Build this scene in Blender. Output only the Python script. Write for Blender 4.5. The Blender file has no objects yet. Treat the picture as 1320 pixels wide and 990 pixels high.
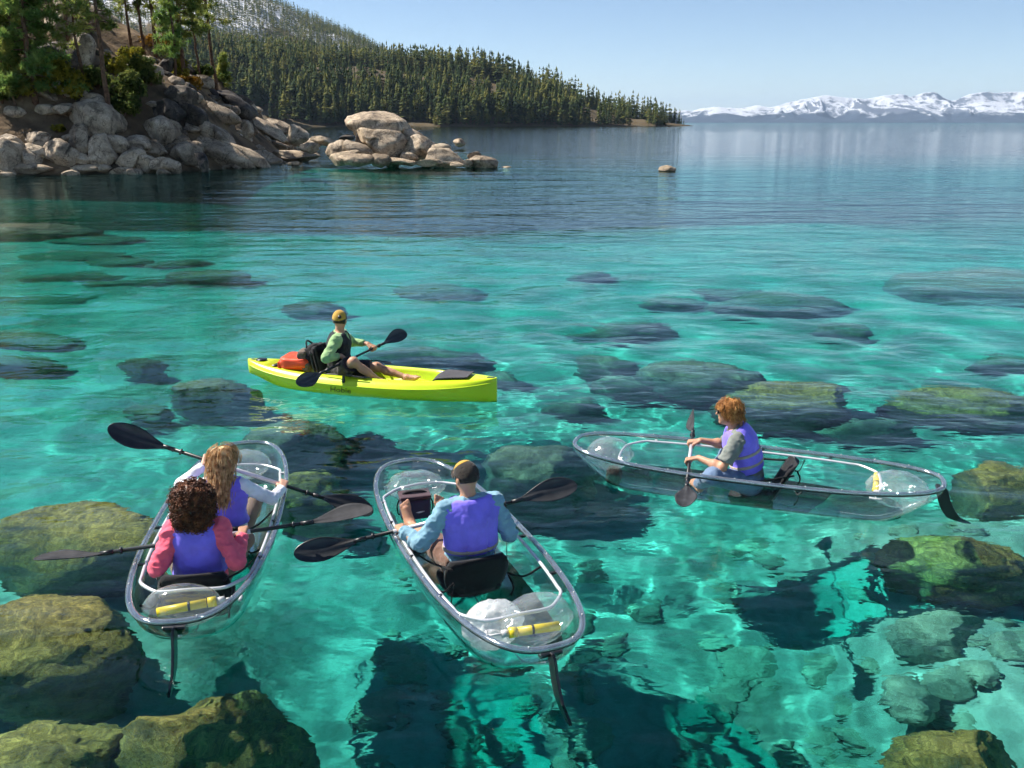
import bpy, bmesh, math, random
import numpy as np
from mathutils import Vector, Matrix
from mathutils.geometry import delaunay_2d_cdt

# ------------------------------------------------------------------ camera, sky, sun, exposure
sc = bpy.context.scene
COL = sc.collection
CAM_H, FPX, HORIZON = 3.2, 1150.0, 158.0            # camera height (m), focal length in photo pixels, horizon row
PITCH = math.atan((495 - HORIZON) / FPX)
cam = bpy.data.cameras.new('camera'); cam.sensor_width = 36; cam.lens = FPX / 1320 * 36
cam.clip_start = 0.1; cam.clip_end = 60000
cam_o = bpy.data.objects.new('camera', cam); COL.objects.link(cam_o)
cam_o.location = (0, 0, CAM_H); cam_o.rotation_euler = (math.pi / 2 - PITCH, 0, 0)
sc.camera = cam_o

SUN_EL, SUN_AZ = math.radians(48), math.radians(-70)   # azimuth from +Y, positive towards +X
world = bpy.data.worlds.new('World'); sc.world = world; world.use_nodes = True
wn = world.node_tree
sky = wn.nodes.new('ShaderNodeTexSky'); sky.sky_type = 'NISHITA'; sky.sun_disc = False
sky.sun_elevation = SUN_EL; sky.sun_rotation = SUN_AZ
sky.altitude = 1900; sky.air_density = 0.9; sky.dust_density = 0.2; sky.ozone_density = 1.6
wn.links.new(sky.outputs[0], wn.nodes['Background'].inputs[0])
wn.nodes['Background'].inputs[1].default_value = 0.074
sun = bpy.data.lights.new('sun', 'SUN'); sun.energy = 5.0; sun.angle = math.radians(0.55); sun.color = (1.0, 0.94, 0.85)
sun_o = bpy.data.objects.new('sun', sun); COL.objects.link(sun_o)
SUN_DIR = Vector((math.sin(SUN_AZ) * math.cos(SUN_EL), math.cos(SUN_AZ) * math.cos(SUN_EL), math.sin(SUN_EL)))
sun_o.rotation_euler = SUN_DIR.to_track_quat('Z', 'Y').to_euler()
sun.cycles.is_caustics_light = True
sc.view_settings.view_transform = 'Standard'; sc.view_settings.look = 'None'
sc.view_settings.exposure = 0.90; sc.view_settings.gamma = 1.0
cy = sc.cycles
cy.use_denoising = True
cy.use_adaptive_sampling = True; cy.adaptive_threshold = 0.03; cy.adaptive_min_samples = 12
cy.max_bounces = 8; cy.diffuse_bounces = 4; cy.glossy_bounces = 3; cy.transmission_bounces = 6
cy.transparent_max_bounces = 40; cy.volume_bounces = 0; cy.sample_clamp_indirect = 6.0

rng = np.random.default_rng(7)
random.seed(7)

# ------------------------------------------------------------------ small helpers
def cam_ray(px, py):
    u = (px - 660) / FPX; v = -(py - 495) / FPX
    return np.array([u, math.cos(PITCH) + v * math.sin(PITCH), -math.sin(PITCH) + v * math.cos(PITCH)])
def on_plane(px, py, z=0.0):
    d = cam_ray(px, py); return np.array([0, 0, CAM_H]) + d * ((z - CAM_H) / d[2])
def under_water(px, py, z):
    d = cam_ray(px, py); d /= np.linalg.norm(d)
    p = np.array([0, 0, CAM_H]) + d * (-CAM_H / d[2])
    h = np.hypot(d[0], d[1]) / 1.33
    hz = d[:2] / np.hypot(d[0], d[1]) * h
    dn = np.array([hz[0], hz[1], -math.sqrt(1 - h * h)])
    return p + dn * (z / dn[2])
def at_dist(px, py, dist):
    d = cam_ray(px, py); return np.array([0, 0, CAM_H]) + d * (dist / np.hypot(d[0], d[1]))

def raw_mesh(name, v, f, smooth=True):
    v = np.asarray(v, np.float32); me = bpy.data.meshes.new(name)
    if isinstance(f, np.ndarray):
        n, k = f.shape
        me.vertices.add(len(v)); me.vertices.foreach_set('co', v.ravel())
        me.loops.add(n * k); me.loops.foreach_set('vertex_index', f.astype(np.int32).ravel())
        me.polygons.add(n); me.polygons.foreach_set('loop_start', np.arange(0, n * k, k, dtype=np.int32))
        me.update(calc_edges=True)
    else:
        me.from_pydata(v.tolist(), [], [list(map(int, q)) for q in f])
    if smooth: me.polygons.foreach_set('use_smooth', np.ones(len(me.polygons), bool))
    me.update()
    return me
def link(name, me, mat=None, parent=None):
    o = bpy.data.objects.new(name, me); COL.objects.link(o)
    if mat is not None and me is not None and not me.materials: me.materials.append(mat)
    if parent is not None: o.parent = parent
    return o
def tag(o, label=None, cat=None, group=None, kind=None):
    if label: o['label'] = label
    if cat: o['category'] = cat
    if group: o['group'] = group
    if kind: o['kind'] = kind
    return o
def empty(name, loc=(0, 0, 0), rz=0.0):
    o = bpy.data.objects.new(name, None); COL.objects.link(o); o.location = loc; o.rotation_euler = (0, 0, rz)
    o.empty_display_size = 0.2
    return o

class MB:
    """collects verts / faces for one mesh"""
    def __init__(s): s.v = []; s.f = []; s.n = 0
    def add(s, v, f):
        v = np.asarray(v, float).reshape(-1, 3)
        s.v.append(v); s.f += [[i + s.n for i in q] for q in f]; s.n += len(v)
    def mesh(s, name, smooth=True): return raw_mesh(name, np.concatenate(s.v), s.f, smooth)
    def build(s, name, mat, parent=None, smooth=True, bevel=0.0):
        o = link(name, s.mesh(name, smooth), mat, parent)
        if bevel:
            b = o.modifiers.new('b', 'BEVEL'); b.width = bevel; b.segments = 2; b.limit_method = 'ANGLE'
        return o
    def tube(s, pts, r, n=8, caps=True, closed=False, sx=1.0, up=None):
        P = np.asarray(pts, float); m = len(P); r = np.broadcast_to(np.asarray(r, float), (m,))
        T = np.gradient(P, axis=0) if not closed else np.roll(P, -1, 0) - np.roll(P, 1, 0)
        T /= np.linalg.norm(T, axis=1)[:, None] + 1e-12
        u = np.array(up, float) if up is not None else (np.array([0, 0, 1.]) if abs(T[0][2]) < .9 else np.array([1., 0, 0]))
        V = []
        for i in range(m):
            if up is not None: u = np.array(up, float)
            u = u - T[i] * (u @ T[i]); u /= np.linalg.norm(u) + 1e-12
            w = np.cross(T[i], u)
            a = np.arange(n) * 2 * np.pi / n
            V.append(P[i] + r[i] * (np.cos(a)[:, None] * u + sx * np.sin(a)[:, None] * w))
        F = []
        for i in range(m if closed else m - 1):
            j = (i + 1) % m
            for k in range(n): F.append([i * n + k, i * n + (k + 1) % n, j * n + (k + 1) % n, j * n + k])
        if caps and not closed:
            F.append(list(range(n))[::-1]); F.append([(m - 1) * n + k for k in range(n)])
        s.add(np.concatenate(V), F); return s
    def box(s, c, size, R=None):
        h = np.array(size) / 2
        v = np.array([[x, y, z] for x in (-1, 1) for y in (-1, 1) for z in (-1, 1)]) * h
        if R is not None: v = v @ np.array(R).T
        s.add(v + np.array(c), [[0, 1, 3, 2], [4, 6, 7, 5], [0, 4, 5, 1], [2, 3, 7, 6], [0, 2, 6, 4], [1, 5, 7, 3]]); return s
    def loft(s, rings, cap=True, closed=True):
        n = len(rings[0]); F = []
        for i in range(len(rings) - 1):
            for k in range(n if closed else n - 1):
                F.append([i * n + k, i * n + (k + 1) % n, (i + 1) * n + (k + 1) % n, (i + 1) * n + k])
        if cap: F.append(list(range(n))[::-1]); F.append([(len(rings) - 1) * n + k for k in range(n)])
        s.add(np.concatenate([np.asarray(r, float) for r in rings]), F); return s

def catmull(pts, n=8, closed=False):
    P = np.asarray(pts, float); m = len(P); out = []
    for i in range(m if closed else m - 1):
        p0 = P[(i - 1) % m] if closed or i > 0 else 2 * P[0] - P[1]
        p1 = P[i]; p2 = P[(i + 1) % m]
        p3 = P[(i + 2) % m] if closed or i < m - 2 else 2 * P[-1] - P[-2]
        for t in np.arange(n) / n:
            out.append(.5 * (2 * p1 + (p2 - p0) * t + (2 * p0 - 5 * p1 + 4 * p2 - p3) * t * t + (3 * p1 - p0 - 3 * p2 + p3) * t ** 3))
    if not closed: out.append(P[-1])
    return np.array(out)
def sstep(a, b, x):
    t = np.clip((x - a) / (b - a), 0, 1); return t * t * (3 - 2 * t)

def _h(i, j, k, s):
    h = (i * 374761393 + j * 668265263 + k * 1274126177 + s * 974634757) & 0xffffffff
    h = ((h ^ (h >> 13)) * 1274126177) & 0xffffffff
    h = ((h ^ (h >> 16)) * 2246822519) & 0xffffffff
    return ((h ^ (h >> 15)) & 0xffff) / 32767.5 - 1
def vnoise(P, s=0):
    P = np.asarray(P, float); I = np.floor(P).astype(np.int64); F = P - I; F = F * F * (3 - 2 * F)
    i, j, k = I[..., 0], I[..., 1], I[..., 2]; x, y, z = F[..., 0], F[..., 1], F[..., 2]
    r = 0
    for a in (0, 1):
        for b in (0, 1):
            for c in (0, 1):
                r = r + _h(i + a, j + b, k + c, s) * (x if a else 1 - x) * (y if b else 1 - y) * (z if c else 1 - z)
    return r
def fbm(P, oct=4, s=0, g=.5):
    P = np.asarray(P, float); r = 0; a = 1.0
    for o in range(oct): r = r + a * vnoise(P * 2 ** o + o * 17.3, s + o); a *= g
    return r

# ------------------------------------------------------------------ materials
def new_mat(name):
    m = bpy.data.materials.new(name); m.use_nodes = True; nt = m.node_tree; nt.nodes.clear()
    out = nt.nodes.new('ShaderNodeOutputMaterial'); return m, nt, out
def N(nt, t, **kw):
    n = nt.nodes.new(t)
    for k, v in kw.items():
        if k.startswith('_'): setattr(n, k[1:], v)
        else: n.inputs[k.replace('__', ' ')].default_value = v
    return n
def ramp(nt, fac, stops):
    r = nt.nodes.new('ShaderNodeValToRGB'); e = r.color_ramp.elements
    while len(e) < len(stops): e.new(0.5)
    for q, (p, c) in zip(e, stops): q.position = p; q.color = (*c, 1)
    nt.links.new(fac, r.inputs[0]); return r.outputs[0]
def simple(name, stops, scale=6.0, rough=.6, bump=0.0, bscale=40.0, detail=4.0, metallic=0.0, spec=.5, coat=0.0, sss=0.0, coord='Object', sheen=0.0):
    """principled material: colour from noise ramp, optional fine bump"""
    m, nt, out = new_mat(name)
    b = N(nt, 'ShaderNodeBsdfPrincipled', Roughness=rough, Metallic=metallic)
    b.inputs['Specular IOR Level'].default_value = spec; b.inputs['Coat Weight'].default_value = coat
    b.inputs['Sheen Weight'].default_value = sheen
    if sss: b.inputs['Subsurface Weight'].default_value = sss; b.inputs['Subsurface Radius'].default_value = (.012, .005, .003); b.inputs['Subsurface Scale'].default_value = 1.0
    tc = nt.nodes.new('ShaderNodeTexCoord')
    if len(stops) == 1: stops = [(.3, tuple(c * .9 for c in stops[0])), (.7, tuple(min(1, c * 1.08) for c in stops[0]))]
    n = N(nt, 'ShaderNodeTexNoise', Scale=scale, Detail=detail); nt.links.new(tc.outputs[coord], n.inputs[0])
    nt.links.new(ramp(nt, n.outputs[0], stops), b.inputs['Base Color'])
    if bump:
        n2 = N(nt, 'ShaderNodeTexNoise', Scale=bscale, Detail=5.0); nt.links.new(tc.outputs[coord], n2.inputs[0])
        bp = N(nt, 'ShaderNodeBump', Strength=1.0, Distance=bump); nt.links.new(n2.outputs[0], bp.inputs['Height']); nt.links.new(bp.outputs[0], b.inputs['Normal'])
    nt.links.new(b.outputs[0], out.inputs[0]); return m

def schlick(nt, f0=.02, power=5.0, gain=1.0, normal=None):
    """fresnel factor that is the same from both sides of a surface"""
    g = nt.nodes.new('ShaderNodeNewGeometry'); d = nt.nodes.new('ShaderNodeVectorMath'); d.operation = 'DOT_PRODUCT'
    nt.links.new(g.outputs['Incoming'], d.inputs[0]); nt.links.new(normal if normal else g.outputs['Normal'], d.inputs[1])
    def M(op, a, b=None):
        n = nt.nodes.new('ShaderNodeMath'); n.operation = op
        for k, x in enumerate((a, b)):
            if x is None: continue
            if isinstance(x, (int, float)): n.inputs[k].default_value = x
            else: nt.links.new(x, n.inputs[k])
        n.use_clamp = op in ('SUBTRACT', 'ADD')
        return n.outputs[0]
    p = M('POWER', M('SUBTRACT', 1.0, M('ABSOLUTE', d.outputs['Value'])), power)
    return M('MULTIPLY', M('ADD', M('MULTIPLY', p, 1 - f0), f0), gain)
def clear_plastic(name, tint=(.96, .98, .98), f0=.05, rough=.05, haze=0.0, gain=1.0, haze_col=(.7, .75, .78)):
    m, nt, out = new_mat(name)
    t = N(nt, 'ShaderNodeBsdfTransparent'); t.inputs[0].default_value = (*tint, 1)
    g = N(nt, 'ShaderNodeBsdfGlossy', Roughness=rough); g.inputs[0].default_value = (1, 1, 1, 1)
    tr = t.outputs[0]
    if haze:
        df = N(nt, 'ShaderNodeBsdfDiffuse'); df.inputs[0].default_value = (*haze_col, 1)
        tl = N(nt, 'ShaderNodeBsdfTranslucent'); tl.inputs[0].default_value = (*haze_col, 1)
        ad = nt.nodes.new('ShaderNodeMixShader'); nt.links.new(df.outputs[0], ad.inputs[1]); nt.links.new(tl.outputs[0], ad.inputs[2])
        tc = nt.nodes.new('ShaderNodeTexCoord'); n = N(nt, 'ShaderNodeTexNoise', Scale=7.0, Detail=5.0); nt.links.new(tc.outputs['Object'], n.inputs[0])
        rr = ramp(nt, n.outputs[0], [(.35, (haze * .5,) * 3), (.7, (min(1, haze * 1.5),) * 3)])
        mh = nt.nodes.new('ShaderNodeMixShader'); nt.links.new(rr, mh.inputs[0]); nt.links.new(tr, mh.inputs[1]); nt.links.new(ad.outputs[0], mh.inputs[2]); tr = mh.outputs[0]
    mx = nt.nodes.new('ShaderNodeMixShader'); nt.links.new(schlick(nt, f0, 5.0, gain), mx.inputs[0])
    nt.links.new(tr, mx.inputs[1]); nt.links.new(g.outputs[0], mx.inputs[2]); nt.links.new(mx.outputs[0], out.inputs[0])
    return m

def rock_mat(name, cols, algae=None, scale=1.0, wet=.75, grain=.006):
    """granite: large stains, mid mottling, fine speckle; algae on faces that look up"""
    m, nt, out = new_mat(name)
    b = N(nt, 'ShaderNodeBsdfPrincipled', Roughness=wet); b.inputs['Specular IOR Level'].default_value = .3
    tc = nt.nodes.new('ShaderNodeTexCoord'); g = nt.nodes.new('ShaderNodeNewGeometry')
    oi = nt.nodes.new('ShaderNodeObjectInfo')
    def noise(s, d=6.0, r=.6, dist=0.0, src=None):
        n = N(nt, 'ShaderNodeTexNoise', Scale=s * scale, Detail=d, Roughness=r, Distortion=dist); nt.links.new(src or g.outputs['Position'], n.inputs[0]); return n.outputs[0]
    def mix(f, a, c, mode='MIX'):
        x = nt.nodes.new('ShaderNodeMix'); x.data_type = 'RGBA'; x.blend_type = mode
        if isinstance(f, float): x.inputs[0].default_value = f
        else: nt.links.new(f, x.inputs[0])
        nt.links.new(a, x.inputs[6]); nt.links.new(c, x.inputs[7]); return x.outputs[2]
    base = ramp(nt, noise(.9, 8, .70, .9), [(.34, cols[0]), (.5, cols[1]), (.66, cols[2])])
    speck = ramp(nt, noise(14, 4, .7), [(.35, (.62, .62, .62)), (.65, (1.15, 1.15, 1.15))])
    c = mix(1.0, base, speck, 'MULTIPLY')
    tone = ramp(nt, oi.outputs['Random'], [(0, (.78, .76, .74)), (1, (1.12, 1.1, 1.06))])
    c = mix(1.0, c, tone, 'MULTIPLY')
    if not algae:
        n_ = nt.nodes.new('ShaderNodeMath'); n_.operation = 'SUBTRACT'; nt.links.new(noise(.55, 4, .55, 1.4), n_.inputs[0]); n_.inputs[1].default_value = .5
        a_ = nt.nodes.new('ShaderNodeMath'); a_.operation = 'ABSOLUTE'; nt.links.new(n_.outputs[0], a_.inputs[0])
        c = mix(1.0, c, ramp(nt, a_.outputs[0], [(.0, (.30, .28, .27)), (.016, (1, 1, 1))]), 'MULTIPLY')
        c = mix(1.0, c, ramp(nt, noise(.28, 5, .6, .4), [(.38, (.62, .60, .58)), (.54, (1.12, 1.12, 1.1))]), 'MULTIPLY')
    if algae:
        sp = nt.nodes.new('ShaderNodeSeparateXYZ'); nt.links.new(g.outputs['Normal'], sp.inputs[0])
        a = nt.nodes.new('ShaderNodeMath'); a.operation = 'MULTIPLY_ADD'; nt.links.new(noise(2.2, 6, .7, .8), a.inputs[0]); a.inputs[1].default_value = 1.6; a.inputs[2].default_value = -.75
        ad = nt.nodes.new('ShaderNodeMath'); ad.operation = 'ADD'; nt.links.new(a.outputs[0], ad.inputs[0]); nt.links.new(sp.outputs[2], ad.inputs[1])
        am = ramp(nt, ad.outputs[0], [(.1, (0, 0, 0)), (.7, (1, 1, 1))])
        ac = ramp(nt, noise(7.5, 9, .8, 1.6), [(.36, algae[0]), (.5, algae[1]), (.65, algae[2])])
        c = mix(am, c, ac)
    nt.links.new(c, b.inputs['Base Color'])
    bp = N(nt, 'ShaderNodeBump', Strength=.8, Distance=grain * 8); nt.links.new(noise(5, 8, .7), bp.inputs['Height']); nt.links.new(bp.outputs[0], b.inputs['Normal'])
    if algae: bp.inputs['Distance'].default_value = .05
    nt.links.new(b.outputs[0], out.inputs[0]); return m

M = {}
M['granite'] = rock_mat('granite', [(.10, .078, .056), (.39, .31, .225), (.58, .48, .365)])
M['granite_dark_shade'] = rock_mat('dark_shade_granite', [(.03, .026, .024), (.09, .074, .06), (.22, .18, .14)])  # darker copy of the granite; on the slope its colour stands in for shade
M['granite_pale'] = rock_mat('pale_granite', [(.18, .135, .09), (.47, .37, .26), (.62, .50, .365)])
M['algae_rock'] = rock_mat('algae_covered_rock', [(.12, .095, .06), (.24, .19, .11), (.36, .29, .18)], [(.12, .07, .03), (.42, .215, .06), (.92, .48, .14)], 1.0, .8)
M['dim_rock'] = rock_mat('submerged_rock', [(.12, .125, .12), (.24, .24, .22), (.36, .345, .30)], [(.13, .11, .08), (.25, .21, .15), (.40, .33, .23)], 1.0, .8)
M['bed_stone'] = rock_mat('bed_stone', [(.30, .29, .24), (.46, .45, .38), (.60, .58, .50)], [(.33, .31, .22), (.46, .43, .32), (.58, .55, .43)], 1.4, .8)

# ------------------------------------------------------------------ kayak geometry that the water needs
KL, KW, KRIM, KKEEL = 3.195, 0.925, 0.27, -0.10
CLEAR = [(-2.275, 6.365, 1.707), (-0.363, 5.990, 1.955), (2.121, 7.490, 2.806)]
def k_half(x):           # half width of the rim at station x
    s = np.clip(np.abs(x) / (KL / 2), 0, 1); c = s ** (1 / .836)
    return KW / 2 * np.sqrt(np.clip(1 - np.minimum(c, 1) ** 2, 0, 1)) ** .72
def k_keel(x):
    s = np.clip(np.abs(x) / (KL / 2), 0, 1); return KKEEL + .30 * sstep(.62, 1.06, s) ** 1.3
def k_section(x, phi, off=0.0):   # phi 0 keel .. pi/2 rim
    w = k_half(x) - .012; zk = k_keel(x)
    return (w + off) * np.sin(phi) ** .8, KRIM - (KRIM - zk + off) * np.cos(phi) ** .75
def k_rim_z(x): return KRIM + .03 * np.abs(x / (KL / 2)) ** 3
def k_loop(z, off=0.0, n=120):    # outline of the hull at height z (local xy)
    X = np.cos(np.linspace(0, np.pi, n)) * KL / 2 * .999
    out = []
    for x in X:
        zk = k_keel(x)
        if zk - off >= z: continue
        cph = ((KRIM - z) / (KRIM - zk + off)) ** (1 / .75); ph = math.acos(min(1, cph))
        out.append((x, (k_half(x) - .012 + off) * math.sin(ph) ** .8))
    up = np.array(out); return np.concatenate([up, up[::-1] * [1, -1]])
def to_world2(P, b):
    c, s = math.cos(b[2]), math.sin(b[2]); P = np.asarray(P)
    return np.stack([b[0] + P[:, 0] * c - P[:, 1] * s, b[1] + P[:, 0] * s + P[:, 1] * c], 1)
def to_local2(X, Y, b):
    c, s = math.cos(b[2]), math.sin(b[2]); dx, dy = X - b[0], Y - b[1]
    return dx * c + dy * s, -dx * s + dy * c

# ------------------------------------------------------------------ lake bed
SHORE = np.array([(-400, 40), (-60, 50), (-33, 57), (-24, 60.5), (-19.5, 68), (-20.5, 82), (-23, 100), (-40, 125), (-120, 150), (-400, 160)], float)
def seg_dist(X, Y, poly):
    d = np.full(np.shape(X), 1e9)
    for (x0, y0), (x1, y1) in zip(poly[:-1], poly[1:]):
        ux, uy = x1 - x0, y1 - y0; t = np.clip(((X - x0) * ux + (Y - y0) * uy) / (ux * ux + uy * uy), 0, 1)
        d = np.minimum(d, np.hypot(X - x0 - t * ux, Y - y0 - t * uy))
    return d
def in_poly(X, Y, poly):
    r = np.zeros(np.shape(X), bool); n = len(poly)
    for i in range(n):
        (x0, y0), (x1, y1) = poly[i], poly[(i + 1) % n]
        with np.errstate(divide='ignore', invalid='ignore'):
            c = ((y0 > Y) != (y1 > Y)) & (X < (x1 - x0) * (Y - y0) / (y1 - y0 + 1e-12) + x0)
        r ^= c
    return r
def P3(X, Y, z=0.0): return np.stack([X, Y, np.full(np.shape(X), z)], -1)
def bed_z(X, Y):
    Y0 = Y; Y = Y + 7.0 * fbm(P3(X, Y) * [.055, .085, 0] + 1.7, 3, 33) * sstep(12, 22, Y)
    z = -2.25 - .45 * sstep(10.5, 4.5, Y) - 3.0 * sstep(16, 44, Y) - 34.0 * sstep(25, 72, Y) - 20 * sstep(60, 160, Y)
    z = z + .35 * sstep(-1, -9, X) * sstep(14, 6, Y) + .25 * sstep(-5, -16, X) * sstep(8, 16, Y)
    z = z + 1.1 * sstep(2.4, 3.6, X) * sstep(9.5, 7.5, Y) + .9 * sstep(-1.6, -2.8, X) * sstep(8.5, 6.5, Y)
    Y = Y0; d = seg_dist(X, Y, SHORE)
    near = np.clip(-.35 - .38 * d - .012 * np.clip(d - 8, 0, 60) ** 2, -30, 0); z = np.maximum(z, near)
    isl = np.hypot((X + 9) / 1.5, Y - 71); z = np.maximum(z, -9.0 - 1.5 * np.clip(isl - 4, 0, 99) - .02 * np.clip(isl - 8, 0, 60) ** 2)
    fade = sstep(80, 40, Y)
    return z + fade * (.16 * fbm(P3(X, Y) * .35, 3, 5) + .035 * fbm(P3(X, Y) * 1.9, 3, 9))
def lines(c0, c1, step, grow, lo, hi):
    L = list(np.arange(c0, c1, step)); s = step; v = L[-1]
    while v < hi: s *= grow; v += s; L.append(v)
    s = step; v = L[0]
    while v > lo: s *= grow; v -= s; L.insert(0, v)
    return np.array(L)
def grid_faces(nx, ny):
    i = np.arange(nx * ny).reshape(ny, nx)
    return np.stack([i[:-1, :-1], i[:-1, 1:], i[1:, 1:], i[1:, :-1]], -1).reshape(-1, 4)

def bed_material():
    m, nt, out = new_mat('lake_sand')
    b = N(nt, 'ShaderNodeBsdfDiffuse'); g = nt.nodes.new('ShaderNodeNewGeometry')
    def noise(s, d=5.0, r=.6, dist=0.0):
        n = N(nt, 'ShaderNodeTexNoise', Scale=s, Detail=d, Roughness=r, Distortion=dist); nt.links.new(g.outputs['Position'], n.inputs[0]); return n.outputs[0]
    sand = ramp(nt, noise(.45, 6, .65, .5), [(.32, (.30, .28, .22)), (.46, (.47, .45, .38)), (.66, (.64, .62, .54))])
    grit = ramp(nt, noise(9, 6, .75), [(.3, (.72, .72, .7)), (.65, (1.1, 1.1, 1.1))])
    x = nt.nodes.new('ShaderNodeMix'); x.data_type = 'RGBA'; x.blend_type = 'MULTIPLY'; x.inputs[0].default_value = 1.0
    nt.links.new(sand, x.inputs[6]); nt.links.new(grit, x.inputs[7])
    nt.links.new(x.outputs[2], b.inputs[0])
    bp = N(nt, 'ShaderNodeBump', Strength=.6, Distance=.05); nt.links.new(noise(4, 7, .7), bp.inputs['Height']); nt.links.new(bp.outputs[0], b.inputs['Normal'])
    nt.links.new(b.outputs[0], out.inputs[0]); return m
bx = lines(-9, 9, .12, 1.06, -22000, 22000); by = lines(0.5, 20, .12, 1.05, -300, 22000)
X, Y = np.meshgrid(bx, by)
bed = link('lake_bed', raw_mesh('lake_bed', np.stack([X, Y, bed_z(X, Y)], -1).reshape(-1, 3), grid_faces(len(bx), len(by))), bed_material())
tag(bed, 'pale sandy lake bed with cobbles under the clear water', kind='structure')
bed.cycles.is_caustics_receiver = True

# ------------------------------------------------------------------ water
wr = np.random.default_rng(3)
WAVES = []
for k in range(46):
    lam = .16 * 1.062 ** k
    a = math.pi / 2 + wr.normal(0, .75)
    WAVES.append((lam, a, wr.random() * 6.283, lam * (.00115 if lam < .35 else .0011 if lam < .7 else .0015) * (.6 + .8 * wr.random()) * (1.35 if lam > .8 else 1.0)))
RINGS = [(-1.02, 10.95, .30, .010), (-.42, 8.4, .42, .006), (-1.1, 8.7, .4, .006), (.9, 8.1, .4, .004), (-1.45, 7.0, .35, .005)]
def wave_z(X, Y, ds=0.0):
    Z = np.zeros(np.shape(X))
    gust = .55 + .45 * np.clip(1 + 1.3 * fbm(P3(X, Y) * [.22, .12, 0] + 3.1, 2, 21), .15, 2)
    for lam, a, p, h in WAVES:
        f = np.clip((lam / (ds + 1e-6) - 3) / 3, 0, 1)
        Z += f * h * np.sin((X * math.cos(a) + Y * math.sin(a)) * 6.28318 / lam + p)
    Z *= gust
    for x, y, lam, h in RINGS:
        r = np.hypot(X - x, Y - y); f = np.clip((lam / (ds + 1e-6) - 3) / 3, 0, 1)
        Z += f * h * np.cos(r * 6.28318 / lam) * np.exp(-r / .55)
    return Z
def water_material():
    m, nt, out = new_mat('lake_water')
    g = nt.nodes.new('ShaderNodeNewGeometry')
    def noise(sx, sy, d=3.0, r=.5, dist=0.0):
        mp = nt.nodes.new('ShaderNodeMapping'); mp.inputs['Scale'].default_value = (sx, sy, 1); nt.links.new(g.outputs['Position'], mp.inputs[0])
        n = N(nt, 'ShaderNodeTexNoise', Scale=1.0, Detail=d, Roughness=r, Distortion=dist); nt.links.new(mp.outputs[0], n.inputs[0]); return n.outputs[0]
    def bump(h, dist, prev=None):
        bp = N(nt, 'ShaderNodeBump', Strength=1.0, Distance=dist); nt.links.new(h, bp.inputs['Height'])
        if prev: nt.links.new(prev, bp.inputs['Normal'])
        return bp.outputs[0]
    b1 = bump(noise(4.0, 6.5, 3, .5, .3), .006)
    b2 = bump(noise(.9, 1.7, 3, .5, .2), .050, b1)
    b3 = bump(noise(.10, .30, 3, .55, .2), .16, b2)
    gl = N(nt, 'ShaderNodeBsdfGlossy', Roughness=.03); gl.inputs[0].default_value = (1, 1, 1, 1); nt.links.new(b3, gl.inputs['Normal'])
    rf = N(nt, 'ShaderNodeBsdfRefraction', Roughness=0.0, IOR=1.33); rf.inputs[0].default_value = (1, 1, 1, 1); nt.links.new(bump(noise(.9, 1.7, 3, .5, .2), .028, b1), rf.inputs['Normal'])
    mx = nt.nodes.new('ShaderNodeMixShader'); nt.links.new(schlick(nt, .02, 5.0, .82, b3), mx.inputs[0])
    nt.links.new(rf.outputs[0], mx.inputs[1]); nt.links.new(gl.outputs[0], mx.inputs[2]); nt.links.new(mx.outputs[0], out.inputs[0])
    return m
def absorb_material():
    m, nt, out = new_mat('clear_turquoise_water')
    v = N(nt, 'ShaderNodeVolumeAbsorption', Density=.86); v.inputs[0].default_value = (.0, .865, .853, 1)
    nt.links.new(v.outputs[0], out.inputs['Volume']); return m

gx = lines(-6.2, 6.2, .04, 1.055, -21000, 21000); gy = lines(2.6, 13.2, .036, 1.042, -60, 21000)
X, Y = np.meshgrid(gx, gy)
DS = np.maximum(np.gradient(gx)[None, :], np.gradient(gy)[:, None])
W = wave_z(X, Y, DS)
Q = grid_faces(len(gx), len(gy))
Wb = W.copy()
cxm, cym = (X[:-1, :-1] + X[1:, 1:]) / 2, (Y[:-1, :-1] + Y[1:, 1:]) / 2
removed = np.zeros(cxm.shape, bool); loops = []
for b in CLEAR:
    lp = k_loop(0.0, .005); loops.append(to_world2(lp, b))
    lx, ly = to_local2(cxm, cym, b)
    big = k_loop(0.0, .005) * [1.06, 1.16]
    removed |= in_poly(lx, ly, big)
    # dent in the volume's top, from the hull as a height field
    lx, ly = to_local2(X, Y, b)
    w = k_half(lx) - .012 + .004; t = np.clip(np.abs(ly) / np.maximum(w, 1e-4), 0, 1)
    ph = np.arcsin(t ** (1 / .8)); zz = KRIM - (KRIM - k_keel(lx)) * np.cos(ph) ** .75
    ins = (np.abs(lx) < KL / 2) & (t < 1)
    Wb = np.where(ins, np.minimum(Wb, zz - .002), Wb)
V = [np.stack([X, Y, W], -1).reshape(-1, 3)]; nV = X.size
F4 = Q[~removed.ravel()]; F3 = []; DENTS = []
ii = np.arange(X.size).reshape(X.shape)
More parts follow.
